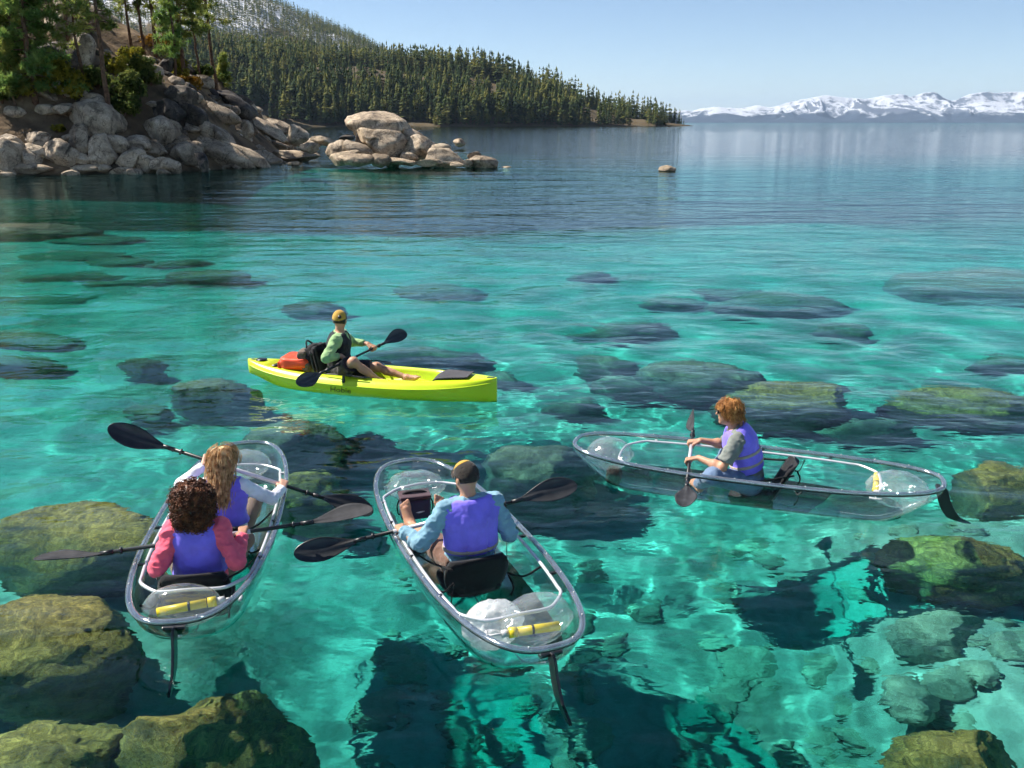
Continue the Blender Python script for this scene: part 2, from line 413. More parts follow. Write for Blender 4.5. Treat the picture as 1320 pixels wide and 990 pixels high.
for bi, b in enumerate(CLEAR):
    lx, ly = to_local2(cxm, cym, b); sel = removed & (np.abs(lx) < 2.2) & (np.abs(ly) < 1.0)
    r, c = np.nonzero(sel); E = {}
    for a0, a1 in zip(r, c):
        q = [ii[a0, a1], ii[a0, a1 + 1], ii[a0 + 1, a1 + 1], ii[a0 + 1, a1]]
        for k in range(4):
            e = (q[k], q[(k + 1) % 4])
            if (e[1], e[0]) in E: del E[(e[1], e[0])]
            else: E[e] = 1
    ids = sorted({v for e in E for v in e}); mp = {v: k for k, v in enumerate(ids)}
    flatX, flatY = X.ravel(), Y.ravel()
    pts = [Vector((flatX[v], flatY[v])) for v in ids]; lp = loops[bi]; n0 = len(pts)
    pts += [Vector(p) for p in lp]
    edges = [(mp[a], mp[c2]) for a, c2 in E] + [(n0 + k, n0 + (k + 1) % len(lp)) for k in range(len(lp))]
    co, _, tri, ov, _, _ = delaunay_2d_cdt(pts, edges, [], 0, 1e-6)
    co = np.array([tuple(p) for p in co]); zc = wave_z(co[:, 0], co[:, 1], .04)
    for k, o in enumerate(ov):
        if o and o[0] >= n0: zc[k] *= .25
        elif o: zc[k] = W.ravel()[ids[o[0]]]
    tri = np.array([t for t in tri if len(t) == 3]); cen = co[tri].mean(1)
    cc = np.searchsorted(gx, cen[:, 0]) - 1; rr = np.searchsorted(gy, cen[:, 1]) - 1
    keep = removed[rr, cc] & ~in_poly(cen[:, 0], cen[:, 1], lp)
    F3 += (tri[keep] + nV).tolist(); V.append(np.column_stack([co, zc])); nV += len(co)
    # the hollow the hull presses into the water, following the hull just outside it
    xs = np.cos(np.linspace(0, np.pi, 70)) * KL / 2 * .93; ph = np.linspace(-1, 1, 33); rows = []
    for x in xs:
        zk = k_keel(x) - .005
        pm = math.acos(min(1, max(0, ((KRIM - .004) / (KRIM - zk)) ** (1 / .75)))) if zk < .004 else 0
        rows.append([(x, np.sign(p) * k_section(x, abs(p) * pm, .005)[0], k_section(x, abs(p) * pm, .005)[1]) for p in ph])
    R = np.array([r for r, x in zip(rows, xs) if k_keel(x) < .0]); n1, n2 = R.shape[:2]
    L = R.reshape(-1, 3); DENTS.append((np.column_stack([to_world2(L[:, :2], b), L[:, 2]]), grid_faces(n2, n1)))
tri4 = np.array(F3)
me = bpy.data.meshes.new('water'); V = np.concatenate(V).astype(np.float32)
me.vertices.add(len(V)); me.vertices.foreach_set('co', V.ravel())
nl = len(F4) * 4 + len(tri4) * 3
me.loops.add(nl); me.loops.foreach_set('vertex_index', np.concatenate([F4.ravel(), tri4.ravel()]).astype(np.int32))
me.polygons.add(len(F4) + len(tri4))
me.polygons.foreach_set('loop_start', np.concatenate([np.arange(len(F4)) * 4, len(F4) * 4 + np.arange(len(tri4)) * 3]).astype(np.int32))
me.update(calc_edges=True); me.polygons.foreach_set('use_smooth', np.ones(len(me.polygons), bool)); me.validate()
water = tag(link('water', me, water_material()), 'clear turquoise lake water with small ripples', kind='structure')
water.cycles.is_caustics_caster = True
for v_, f_ in DENTS: link('hull_hollow', raw_mesh('hull_hollow', v_, f_), clear_plastic('water_under_hull', (.985, .995, .995), .012, .03), water)['kind'] = 'structure'
# body of water: gives the colour with depth; its top follows the surface a few millimetres above
st = 3
rx, ry = list(range(0, len(gx), st)), list(range(0, len(gy), st))
if rx[-1] != len(gx) - 1: rx.append(len(gx) - 1)
if ry[-1] != len(gy) - 1: ry.append(len(gy) - 1)
pad = np.pad(Wb, st, mode='edge'); mxf = np.full(Wb.shape, -9.)
for a in range(-st, st + 1):
    for c in range(-st, st + 1): mxf = np.maximum(mxf, pad[st + a:st + a + Wb.shape[0], st + c:st + c + Wb.shape[1]])
Tz = mxf[np.ix_(ry, rx)] + np.interp(gy[ry], [13, 18, 30, 45, 58, 72, 100], [.004, .005, .0085, .0115, .011, .004, .0003])[:, None]; Tx, Ty = np.meshgrid(gx[rx], gy[ry]); ny, nx = Tz.shape
Tx = Tx.copy(); Ty = Ty.copy()
vt = np.stack([Tx, Ty, Tz], -1).reshape(-1, 3); vb = vt.copy(); vb[:, 2] = -85
f1 = grid_faces(nx, ny); f2 = f1[:, ::-1] + nx * ny
i = np.arange(nx * ny).reshape(ny, nx); per = np.concatenate([i[0, :-1], i[:-1, -1], i[-1, :0:-1], i[:0:-1, 0]])
pn = np.roll(per, -1); side = np.stack([pn, per, per + nx * ny, pn + nx * ny], -1)
wbody = link('water_body', raw_mesh('water_body', np.concatenate([vt, vb]), np.concatenate([f1, f2, side])), absorb_material(), water)
wbody['kind'] = 'structure'

# ------------------------------------------------------------------ mountains across the lake
def snow_material(name, line, soft, low, rock, hi=(.52, .54, .58), nscale=.004, rockamt=.55, slope=True):
    m, nt, out = new_mat(name)
    b = N(nt, 'ShaderNodeBsdfPrincipled', Roughness=.85); b.inputs['Specular IOR Level'].default_value = .1
    g = nt.nodes.new('ShaderNodeNewGeometry'); sp = nt.nodes.new('ShaderNodeSeparateXYZ'); nt.links.new(g.outputs['Position'], sp.inputs[0])
    n1 = N(nt, 'ShaderNodeTexNoise', Scale=nscale, Detail=9.0, Roughness=.68); nt.links.new(g.outputs['Position'], n1.inputs[0])
    def mth(op, a, c=None, d=None):
        n = nt.nodes.new('ShaderNodeMath'); n.operation = op
        for k, x in enumerate((a, c, d)):
            if x is None: continue
            if isinstance(x, (int, float)): n.inputs[k].default_value = x
            else: nt.links.new(x, n.inputs[k])
        return n.outputs[0]
    h = mth('MULTIPLY_ADD', mth('SUBTRACT', n1.outputs[0], .5), soft * 3.2, sp.outputs[2])
    f = mth('DIVIDE', mth('SUBTRACT', h, line), soft); f = mth('ADD', f, .5)
    n2 = N(nt, 'ShaderNodeTexNoise', Scale=nscale * 3.2, Detail=8.0, Roughness=.7); nt.links.new(g.outputs['Position'], n2.inputs[0])
    sn = nt.nodes.new('ShaderNodeSeparateXYZ'); nt.links.new(g.outputs['Normal'], sn.inputs[0])
    bare = mth('ADD', mth('MULTIPLY', mth('SUBTRACT', n2.outputs[0], .5), 1.3), mth('MULTIPLY', mth('SUBTRACT', 1.0, sn.outputs[2]), rockamt))
    snowc = ramp(nt, bare, [(.09, hi), (.24, rock)])
    x = nt.nodes.new('ShaderNodeMix'); x.data_type = 'RGBA'; fr = ramp(nt, f, [(.35, (0, 0, 0)), (.65, (1, 1, 1))]); nt.links.new(fr, x.inputs[0])
    lowc = ramp(nt, n2.outputs[0], [(.35, low), (.7, tuple(c * 1.7 for c in low))])
    nt.links.new(lowc, x.inputs[6]); nt.links.new(snowc, x.inputs[7]); nt.links.new(x.outputs[2], b.inputs['Base Color'])
    nt.links.new(b.outputs[0], out.inputs[0]); return m
MD = 14000.0
PK = np.array([(600, 150), (780, 148), (868, 146), (885, 141), (915, 139), (935, 140), (960, 137), (978, 139), (1000, 133), (1015, 130), (1040, 125), (1052, 126), (1070, 130), (1085, 128), (1110, 129),
               (1140, 126), (1168, 124), (1180, 125), (1205, 132), (1222, 125), (1240, 122), (1275, 123), (1300, 121), (1330, 119), (1420, 124), (1520, 118), (1700, 130), (1900, 128)], float)
mx_ = np.linspace((600 - 660) / FPX * MD, (1900 - 660) / FPX * MD, 760); my_ = np.concatenate([np.linspace(MD - 1900, MD, 56), np.linspace(MD + 90, MD + 1500, 14)])
X, Y = np.meshgrid(mx_, my_)
crest = 26 * fbm(np.stack([X * .004, 0 * X, 0 * X], -1), 4, 40) + np.interp(X * (MD / Y), (PK[:, 0] - 660) / FPX * MD, (158 - PK[:, 1]) / FPX * MD) + 3
t = np.clip((Y - (MD - 1900)) / 1900, 0, 1); back = sstep(MD + 1500, MD, Y)
wob = fbm(P3(X, Y) * .0011, 3, 41)
rid = 1 - np.abs(fbm(np.stack([X * .0021 + wob * .9 + t * .55, Y * .0007, 0 * X], -1), 5, 44))
prof = (t ** 1.25) * (1 - .42 * (1 - rid) * 2.2 * (1 - t ** 3)) + .10 * (1 - t) * t * 4 * rid
Z = crest * np.clip(prof, 0, 1.02) * np.where(Y > MD, back, 1) + 22 * fbm(P3(X, Y) * .006, 4, 48) * t * (1 - .75 * t) - 6 * (1 - t)
mts = link('mountain_range', raw_mesh('mountain_range', np.stack([X, Y, Z], -1).reshape(-1, 3), grid_faces(len(mx_), len(my_))),
           snow_material('snowy_peaks', 120, 110, (.02, .03, .045), (.10, .115, .145), nscale=.0022, rockamt=1.1))
tag(mts, 'snow covered mountain range across the lake', kind='structure')

# ------------------------------------------------------------------ forested hills of the far shore
FSH = np.array([(-1200, 560), (-420, 640), (-240, 720), (-110, 770), (-30, 780), (60, 830), (120, 880), (172, 905), (183, 930), (150, 1000), (60, 1200), (-100, 2600)], float)
FPOLY = np.concatenate([FSH, [(-3500, 2600), (-3500, 560)]])
RIDGE = np.array([(200, 70), (300, 60), (420, 54), (500, 52), (560, 50), (650, 47), (700, 42), (740, 36), (780, 27), (820, 13), (850, 5), (885, 1)], float)
BACKR = np.array([(-400, 330), (0, 330), (250, 300), (300, 280), (340, 258), (380, 228), (430, 190), (480, 156), (500, 138), (520, 122), (545, 98), (580, 70), (640, 30), (700, 0)], float)
def far_z(X, Y):
    ins = in_poly(X, Y, FPOLY); d = seg_dist(X, Y, FSH); px = 660 + FPX * X / np.maximum(Y, 1)
    r1 = np.interp(px, RIDGE[:, 0], RIDGE[:, 1])
    z1 = r1 * sstep(-5, 190, d) ** .9
    r2 = np.interp(px, BACKR[:, 0], BACKR[:, 1])
    z2 = r2 * sstep(950, 2050, Y) ** 1.0
    z = np.maximum(z1, z2) + np.minimum(d, 30) * .05
    z = z * (1 + .05 * fbm(P3(X, Y) * .008, 3, 61)) + np.minimum(d / 40, 1) * 4 * fbm(P3(X, Y) * .02, 3, 63)
    return np.where(ins, np.maximum(z, .6 * np.minimum(d / 6, 1)), np.maximum(-3 - 1.0 * d, -70))
hx = np.linspace(-2100, 260, 330); hy = np.concatenate([np.linspace(540, 1250, 150), np.linspace(1260, 2350, 90)])
X, Y = np.meshgrid(hx, hy); HZ = far_z(X, Y)
hill = link('hillside', raw_mesh('hillside', np.stack([X, Y, HZ], -1).reshape(-1, 3), grid_faces(len(hx), len(hy))),
            snow_material('hill_ground', 140, 70, (.075, .058, .035), (.10, .085, .07), hi=(.70, .71, .75), nscale=.012, rockamt=.2))
tag(hill, 'wooded hillside rising behind the far shore', kind='structure')

M['needles_far'] = simple('far_conifer_needles', [(.36, (.030, .055, .024)), (.5, (.085, .115, .038)), (.63, (.20, .195, .055))], scale=.09, rough=.9, spec=.1, coord='Object', detail=2)
def leafy(m, amt=.55):
    nt = m.node_tree; out = [q for q in nt.nodes if q.type == 'OUTPUT_MATERIAL'][0]; b = [q for q in nt.nodes if q.type == 'BSDF_PRINCIPLED'][0]
    t = nt.nodes.new('ShaderNodeBsdfTranslucent'); nt.links.new(b.inputs['Base Color'].links[0].from_socket, t.inputs[0])
    x = nt.nodes.new('ShaderNodeMixShader'); x.inputs[0].default_value = amt; nt.links.new(b.outputs[0], x.inputs[1]); nt.links.new(t.outputs[0], x.inputs[2]); nt.links.new(x.outputs[0], out.inputs[0])
leafy(M['needles_far'], .35)
def world_tint(m, stops, scale):     # recolour by place, so neighbours differ
    nt = m.node_tree; n = [q for q in nt.nodes if q.type == 'TEX_NOISE'][0]; g = nt.nodes.new('ShaderNodeNewGeometry')
    nt.links.new(g.outputs['Position'], n.inputs[0])
world_tint(M['needles_far'], None, .09)
M['bark'] = simple('pine_bark', [(.3, (.07, .042, .028)), (.7, (.20, .115, .07))], scale=5, rough=.9, bump=.03, bscale=14, spec=.1)
def conifer(seed, tiers, per, tri_only=False):
    """unit conifer, 1 m tall: drooping ragged branches in whorls round a thin stem"""
    r = np.random.default_rng(seed); V = []; F = []
    lean = r.normal(0, .01, 2); ex = r.uniform(.45, 1.15); wid = .13 + .08 * r.random(); base = .06 + .12 * r.random()
    for i in range(tiers):
        t = (i + r.random() * .6) / tiers; z = base + (1 - base) * t
        R = wid * (1 - t) ** ex * (.55 + .75 * r.random()) + .012
        for k in range(per):
            a = 6.283 * (k + r.random() * .8) / per; L = R * (.65 + .6 * r.random()); w = L * .38
            d = np.array([math.cos(a), math.sin(a), 0]); s = np.array([-d[1], d[0], 0]); c = np.array([lean[0] * z, lean[1] * z, z])
            p = [c + [0, 0, .035], c + d * L * .6 + s * w - [0, 0, .02], c + d * L - [0, 0, .045 + .02 * r.random()], c + d * L * .6 - s * w - [0, 0, .02]]
            n = len(V); V += p; F += [[n, n + 1, n + 2], [n, n + 2, n + 3]]
    n = len(V); V += [np.array([0.004, 0, 1.03]), np.array([-.03, .01, .9]), np.array([.03, 0, .9]), np.array([0, -.03, .9])]
    F += [[n, n + 1, n + 2], [n, n + 2, n + 3], [n, n + 3, n + 1]]
    nt_ = len(F); n = len(V)
    for a in range(4): V.append(np.array([.012 * math.cos(a * 1.57), .012 * math.sin(a * 1.57), -.03]))
    V.append(np.array([0, 0, .9]))
    F += [[n + a, n + (a + 1) % 4, n + 4] for a in range(4)]
    mi = np.zeros(len(F), int); mi[nt_:] = 1
    return np.array(V), np.array(F), mi
def tree_spots(n, fn, rr, maxtry=60000):
    out = []
    while len(out) < n and maxtry > 0:
        maxtry -= 1; p = fn(rr)
        if p is not None: out.append(p)
    return out
tr = np.random.default_rng(11)
def head_spot(r):
    x = r.uniform(-470, 180); y = r.uniform(600, 1130)
    return (x, y)
cand = np.array([head_spot(tr) for _ in range(26000)])
d = seg_dist(cand[:, 0], cand[:, 1], FSH); ok = in_poly(cand[:, 0], cand[:, 1], FPOLY) & (d > 3) & (d < 255)
open_ = fbm(P3(cand[:, 0], cand[:, 1]) * .012, 3, 71) + .35 * fbm(P3(cand[:, 0], cand[:, 1]) * .05, 2, 72)
ok &= (open_ > -.33)
cand = cand[ok]; d = d[ok]; px = 660 + FPX * cand[:, 0] / cand[:, 1]
ok = (px > 250) & (px < 905); cand, d, px = cand[ok], d[ok], px[ok]
cz = far_z(cand[:, 0], cand[:, 1]); ch = (8 + 22 * tr.random(len(cand)) ** 1.5) * (1 - .2 * np.exp(-d / 15)); ch *= np.interp(px, [800, 885], [1, .55])
order = np.argsort(-(ch / np.hypot(cand[:, 0], cand[:, 1])) + .02 * (d > 120)); near = order[:290]; rest = order[290:]
var = [conifer(100 + k, 15, 7) for k in range(7)]; vm = []
for k, (v, f, mi) in enumerate(var):
    m_ = raw_mesh('conifer', v, f, False); m_.materials.append(M['needles_far']); m_.materials.append(M['bark']); m_.polygons.foreach_set('material_index', mi.astype(np.int32)); vm.append(m_)
KINDL = [('slender dark conifer among the trees of the wooded headland', .0), ('short bushy conifer among the trees of the wooded headland', 1.)]
for i in near:
    k = tr.integers(7); o = link('conifer_tree', vm[k]); s = ch[i]; wd = s * tr.uniform(.85, 1.45)
    o.location = (cand[i, 0], cand[i, 1], cz[i] - .3); o.scale = (wd, wd, s); o.rotation_euler = (tr.normal(0, .02), tr.normal(0, .02), tr.uniform(0, 6.28))
    tag(o, 'slender dark green conifer on the wooded headland across the cove', 'tree', 'conifers on the wooded headland')
def bake_trees(name, spots, zs, hs, tiers, per, label):
    vs = []; fs = []; ms = []; n = 0; pr = [conifer(200 + k, tiers, per) for k in range(5)]
    for (x, y), z, h in zip(spots, zs, hs):
        v, f, mi = pr[tr.integers(5)]; a = tr.uniform(0, 6.28); w = h * tr.uniform(.85, 1.4)
        q = np.stack([(v[:, 0] * math.cos(a) - v[:, 1] * math.sin(a)) * w + x, (v[:, 0] * math.sin(a) + v[:, 1] * math.cos(a)) * w + y, v[:, 2] * h + z - .3], 1)
        vs.append(q); fs.append(f + n); ms.append(mi); n += len(v)
    me = raw_mesh(name, np.concatenate(vs), np.concatenate(fs), False); me.materials.append(M['needles_far']); me.materials.append(M['bark'])
    me.polygons.foreach_set('material_index', np.concatenate(ms).astype(np.int32))
    return tag(link(name, me), label, 'forest', kind='stuff')
bake_trees('headland_forest', cand[rest], cz[rest], ch[rest], 9, 5, 'dense conifer forest covering the headland across the cove')
bc = np.stack([tr.uniform(-1500, -120, 30000), tr.uniform(960, 2150, 30000)], 1)
bpx = 660 + FPX * bc[:, 0] / bc[:, 1]; bz = far_z(bc[:, 0], bc[:, 1])
dens = fbm(P3(bc[:, 0], bc[:, 1]) * .009, 3, 81) + .5 * fbm(P3(bc[:, 0], bc[:, 1]) * .03, 2, 83)
snowy = np.exp(-((bpx - 335) / 70) ** 2) * sstep(150, 210, bz)
ok = (bpx > 120) & (bpx < 640) & (dens > -.55 + .85 * snowy) & (bz > 5)
bc, bz = bc[ok], bz[ok]
bake_trees('hill_forest', bc, bz, tr.uniform(11, 21, len(bc)), 6, 4, 'far conifer forest on the snow patched hill behind the headland')

# ------------------------------------------------------------------ boulders
_ico = {}
def ico(sub):
    if sub not in _ico:
        bm = bmesh.new(); bmesh.ops.create_icosphere(bm, subdivisions=sub, radius=1)
        _ico[sub] = (np.array([v.co[:] for v in bm.verts]), np.array([[v.index for v in f.verts] for f in bm.faces])); bm.free()
    return _ico[sub]
def boulder_mesh(seed, sub=4, chops=7, rough=.05, lump=.22, flat=1.0):
    v, f = ico(sub); r = np.random.default_rng(seed)
    p = v * (1 + lump * fbm(v * .9 + seed * 3.7, 2, seed))[:, None]
    for _ in range(chops):
        n = r.normal(size=3); n /= np.linalg.norm(n); off = r.uniform(.56, .92); dd = p @ n
        p = p - n * (np.maximum(0, dd - off) * .92)[:, None]
    p = p * (1 + rough * fbm(v * 2.6 + seed, 6, seed + 5, .55))[:, None]
    cr = np.abs(fbm(v * 1.7 + seed * 1.3, 3, seed + 9)); p = p * (1 - .045 * np.exp(-(cr / .035) ** 2))[:, None]
    p[:, 2] = np.sign(p[:, 2]) * np.abs(p[:, 2]) ** flat
    m = p.max(0) - p.min(0); p = (p - (p.max(0) + p.min(0)) / 2) / (m / 2)
    return raw_mesh('boulder', p, f)
RV = {}
def rvar(mat, k):
    if (mat, k) not in RV:
        me = boulder_mesh(300 + k, 4, 2 if mat in ('dim_rock', 'bed_stone') else 6 + k % 6, .04 + .02 * (k % 3)); me.materials.append(M[mat]); RV[(mat, k)] = me
    return RV[(mat, k)]
br = np.random.default_rng(21)
def boulder(c, size, rot, mat, label, group=None, k=None, name='boulder', receiver=False):
    o = link(name, rvar(mat, br.integers(12) if k is None else k)); o.location = c; o.scale = size; o.rotation_euler = rot
    if receiver: o.cycles.is_caustics_receiver = True
    return tag(o, label, 'boulder', group)

# ------------------------------------------------------------------ rocky shore slope
LPOLY = np.concatenate([SHORE, [(-500, 160), (-500, 40)]])
def land_z(X, Y):
    X = np.asarray(X, float); Y = np.asarray(Y, float)
    ins = in_poly(X, Y, LPOLY); d = seg_dist(X, Y, SHORE)
    z = .1 + .92 * np.minimum(d, 7.5) + .60 * np.clip(d - 7.5, 0, 40)
    z = z + np.minimum(d / 3, 1) * (1.0 * fbm(P3(X, Y) * .13, 3, 91) + .35 * fbm(P3(X, Y) * .5, 3, 93))
    return np.where(ins, z, -.35 - .3 * d)
lx_ = np.arange(-75, -15, .45); ly_ = np.arange(46, 130, .55); X, Y = np.meshgrid(lx_, ly_)
M['soil'] = simple('pine_duff_soil', [(.3, (.05, .038, .025)), (.5, (.13, .09, .055)), (.72, (.24, .17, .10))], scale=.55, rough=.95, bump=.12, bscale=3, spec=.1, coord='Object')
slope = link('shore_slope', raw_mesh('shore_slope', np.stack([X, Y, land_z(X, Y)], -1).reshape(-1, 3), grid_faces(len(lx_), len(ly_))), M['soil'])
tag(slope, 'steep rocky slope with brown soil rising from the lake', kind='structure')
def march(px, py, start=45.0, stop=140.0):
    d = cam_ray(px, py); d = d / np.hypot(d[0], d[1]); t = np.arange(start, stop, .25)
    P = np.array([0, 0, CAM_H]) + d * t[:, None]; g = np.maximum(land_z(P[:, 0], P[:, 1]), 0)
    k = np.nonzero(P[:, 2] <= g)[0]
    return t[k[0]] if len(k) else None
def place_boulder(px, py, w, h, label, mat='granite', dist=None, tilt=0.0, yaw=None, depth=1.0, k=None, group=None, name='boulder'):
    D = dist if dist else (march(px, py + h * .45) or 80.0)
    s = D / FPX; rx = w * s / 2 * 1.05; rz = h * s / 2 * 1.15; ry = .5 * (rx + rz) * depth
    c = at_dist(px, py, D + ry * .6)
    return boulder(c, (rx, ry, rz), (0, tilt, 0), mat, label, group, k, name)
GS = 'boulders along the rocky shore'
shore_list = [  # px, py, w, h, mat, tilt, label
 (4, 206, 46, 42, 'granite', 0, 'large round grey boulder at the water edge below the fir tree'),
 (38, 218, 54, 14, 'granite_pale', .1, 'low flat pale rock lying in the water beside the large round boulder'),
 (48, 182, 34, 20, 'granite', .1, 'upper rounded boulder of a stacked pair above the flat pale rock'),
 (44, 197, 30, 18, 'granite', .15, 'lower rounded boulder of a stacked pair above the flat pale rock'),
 (79, 200, 38, 32, 'granite', .35, 'egg shaped tan boulder leaning on the shore'),
 (121, 157, 58, 46, 'granite', .6, 'biggest dark granite boulder leaning over the shore under the tall pine'),
 (104, 184, 28, 36, 'granite', -.2, 'upright slabby boulder under the biggest dark boulder'),
 (136, 197, 28, 38, 'granite', .05, 'square shouldered boulder standing at the water beneath the biggest boulder'),
 (104, 204, 38, 14, 'granite', .5, 'narrow tilted slab leaning between shore boulders'),
 (107, 217, 44, 9, 'granite_pale', 0, 'low brown rock awash below the tilted slab'),
 (131, 217, 22, 9, 'granite_pale', 0, 'small low rock awash beside the square shouldered boulder'),
 (168, 207, 40, 24, 'granite_pale', -.2, 'smooth pale rounded boulder sloping into the water'),
 (186, 213, 36, 22, 'granite_pale', .1, 'pale dome shaped boulder at the water line'),
 (214, 215, 36, 20, 'granite_pale', .1, 'pale boulder with a grey cap standing in the water'),
 (178, 187, 30, 22, 'granite', .5, 'pointed grey rock leaning behind the pale boulders'),
 (201, 192, 26, 18, 'granite', .1, 'rounded rock wedged behind the pale dome'),
 (206, 170, 40, 30, 'granite', .5, 'grey slab leaning behind the rounded shore rocks'),
 (222, 175, 44, 16, 'granite', .55, 'long grey slab tilted down toward the water'),
 (233, 184, 20, 15, 'granite_pale', 0, 'small round pale boulder perched above the pointed rock'),
 (238, 201, 46, 27, 'granite', -.35, 'wedge shaped tan boulder with a sharp upper edge'),
 (262, 210, 14, 26, 'granite_dark_shade', -.3, 'narrow dark upright rock beside the wedge shaped boulder'),
 (300, 196, 104, 24, 'granite_pale', .43, 'longest pale slab slanting down into the lake'),
 (293, 204, 72, 30, 'granite_pale', .50, 'broad pale slab lying in front of the longest slab'),
 (262, 168, 30, 22, 'granite', .4, 'tan boulder resting above the long pale slabs'),
 (340, 165, 62, 14, 'granite_pale', .48, 'slim pale ridge of rock running down the slope'),
 (360, 164, 34, 14, 'granite', .5, 'short tilted slab at the foot of the slope'),
 (384, 176, 28, 22, 'granite', .3, 'rounded boulder at the end of the rocky point'),
 (371, 187, 15, 17, 'granite', 0, 'small upright rock at the end of the rocky point'),
 (400, 188, 26, 17, 'granite', .1, 'brown boulder standing in the water off the point'),
 (382, 202, 60, 14, 'granite_pale', 0, 'long flat pale rock lying in the water off the point'),
 (378, 211, 16, 5, 'granite_pale', 0, 'tiny rock awash in front of the long flat rock'),
 (300, 135, 56, 20, 'granite_dark_shade', .55, 'slab toned dark for shade high on the slope beneath the pines'),
 (289, 150, 40, 20, 'granite', .5, 'grey slab halfway up the slope'),
 (316, 168, 22, 22, 'granite', .2, 'blocky grey rock above the slim pale ridge'),
 (235, 125, 34, 24, 'granite_dark_shade', .2, 'shade toned rounded boulder high on the slope under two pines'),
 (245, 150, 50, 28, 'granite_dark_shade', .5, 'wide slab toned dark for the shade of the slope'),
 (218, 150, 40, 34, 'granite_dark_shade', .3, 'boulder toned dark for shade behind the bushes'),
 (215, 85, 20, 18, 'granite_dark_shade', 0, 'small dark round boulder on the skyline by the orange brush'),
 (80, 35, 40, 34, 'granite', .2, 'pale fractured outcrop block high in the trees'),
 (105, 70, 32, 40, 'granite', .1, 'tall grey outcrop face behind the tall pine'),
 (70, 78, 50, 40, 'granite_dark_shade', .5, 'dark slanting outcrop slab below the fractured block'),
 (60, 122, 50, 14, 'granite', .45, 'grey slab tilted among the yellow shrubs'),
 (62, 143, 26, 13, 'granite', 0, 'flat topped rock below the yellow shrubs'),
 (18, 146, 24, 14, 'granite', 0, 'squat rock beneath the fir tree'),
]
for px, py, w, h, mat, tilt, lab in shore_list: place_boulder(px, py, w, h, lab, mat, tilt=tilt)
ID = 70.0
islet = [
 (486, 165, 80, 38, 'granite', .22, 'huge rounded capstone boulder crowning the rock islet', 0),
 (473, 186, 24, 34, 'granite_dark_shade', 0, 'dark upright block under the capstone of the islet', 0),
 (485, 176, 50, 18, 'granite_pale', .05, 'pale slab wedged under the capstone of the islet', -1.2),
 (501, 190, 44, 36, 'granite', .3, 'pale angular block below the wedged slab of the islet', -1.4),
 (534, 180, 32, 18, 'granite', .6, 'narrow slab leaning off the capstone side of the islet', 0),
 (540, 194, 40, 30, 'granite', .2, 'fat rounded boulder beside the angular block of the islet', -1.2),
 (437, 196, 26, 22, 'granite', -.5, 'slanted boulder at the shoreward end of the islet', -1),
 (463, 196, 34, 18, 'granite', .4, 'mid sized boulder below the dark upright block', -1.6),
 (445, 203, 34, 14, 'granite_pale', -.3, 'smooth sloping rock at the shoreward foot of the islet', -2.2),
 (461, 206, 40, 13, 'granite_pale', 0, 'low pale rock at the waterline below the capstone', -3),
 (490, 207, 24, 14, 'granite_pale', 0, 'small pale dome at the foot of the islet', -3),
 (513, 208, 40, 7, 'granite_pale', .1, 'thin flat rock at the foot of the angular block', -3),
 (527, 203, 20, 11, 'granite', 0, 'small brown rock tucked under the fat rounded boulder', -2.2),
 (552, 210, 32, 9, 'granite_pale', 0, 'low pale rock awash under the fat rounded boulder', -3),
 (575, 204, 42, 20, 'granite', .1, 'round backed brown boulder toward the open end of the islet', -2.2),
 (568, 194, 22, 14, 'granite', 0, 'small cap rock on top of the round backed boulder', -1.5),
 (590, 212, 16, 5, 'granite_pale', 0, 'tiny pale rock awash near the open end of the islet', -3),
 (602, 211, 14, 9, 'granite', 0, 'small dark brown rock near the open end of the islet', -2.6),
 (612, 203, 16, 13, 'granite', .2, 'knobbly rock standing behind the last boulder of the islet', -1.5),
 (622, 210, 33, 14, 'granite', .1, 'last rounded boulder at the open end of the islet', -2.6),
 (398, 191, 20, 10, 'granite', 0, 'low rock in the channel between point and islet', 3),
 (418, 182, 28, 9, 'granite_pale', .2, 'flat tan rock in the channel behind the islet', 12),
 (447, 178, 16, 6, 'granite_dark_shade', 0, 'low dark rock behind the shoreward end of the islet', 14),
 (592, 184, 13, 8, 'granite_pale', 0, 'lone pale rock in open water behind the islet', 46),
 (860, 219, 18, 9, 'granite_pale', .1, 'lone pale rock in open water far from the islet', -6.5),
 (652, 216, 12, 3, 'granite', 0, 'last rock barely breaking the water off the islet', -2),
]
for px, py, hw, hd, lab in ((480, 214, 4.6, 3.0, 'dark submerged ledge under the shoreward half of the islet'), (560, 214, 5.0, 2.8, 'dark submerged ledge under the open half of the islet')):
    c = on_plane(px, py, 0); boulder((c[0], 71, -5.3), (hw, hd, 4.9), (0, 0, 0), 'granite_dark_shade', lab, name='submerged_ledge')
for px, py, w, h, mat, tilt, lab, dd in islet: place_boulder(px, py, w, h, lab, mat, dist=ID + dd, tilt=tilt, depth=1.1) if w > 45 else place_boulder(px, py, w * 1.15, h * 1.12, lab, mat, dist=ID + dd, tilt=tilt, depth=1.1)
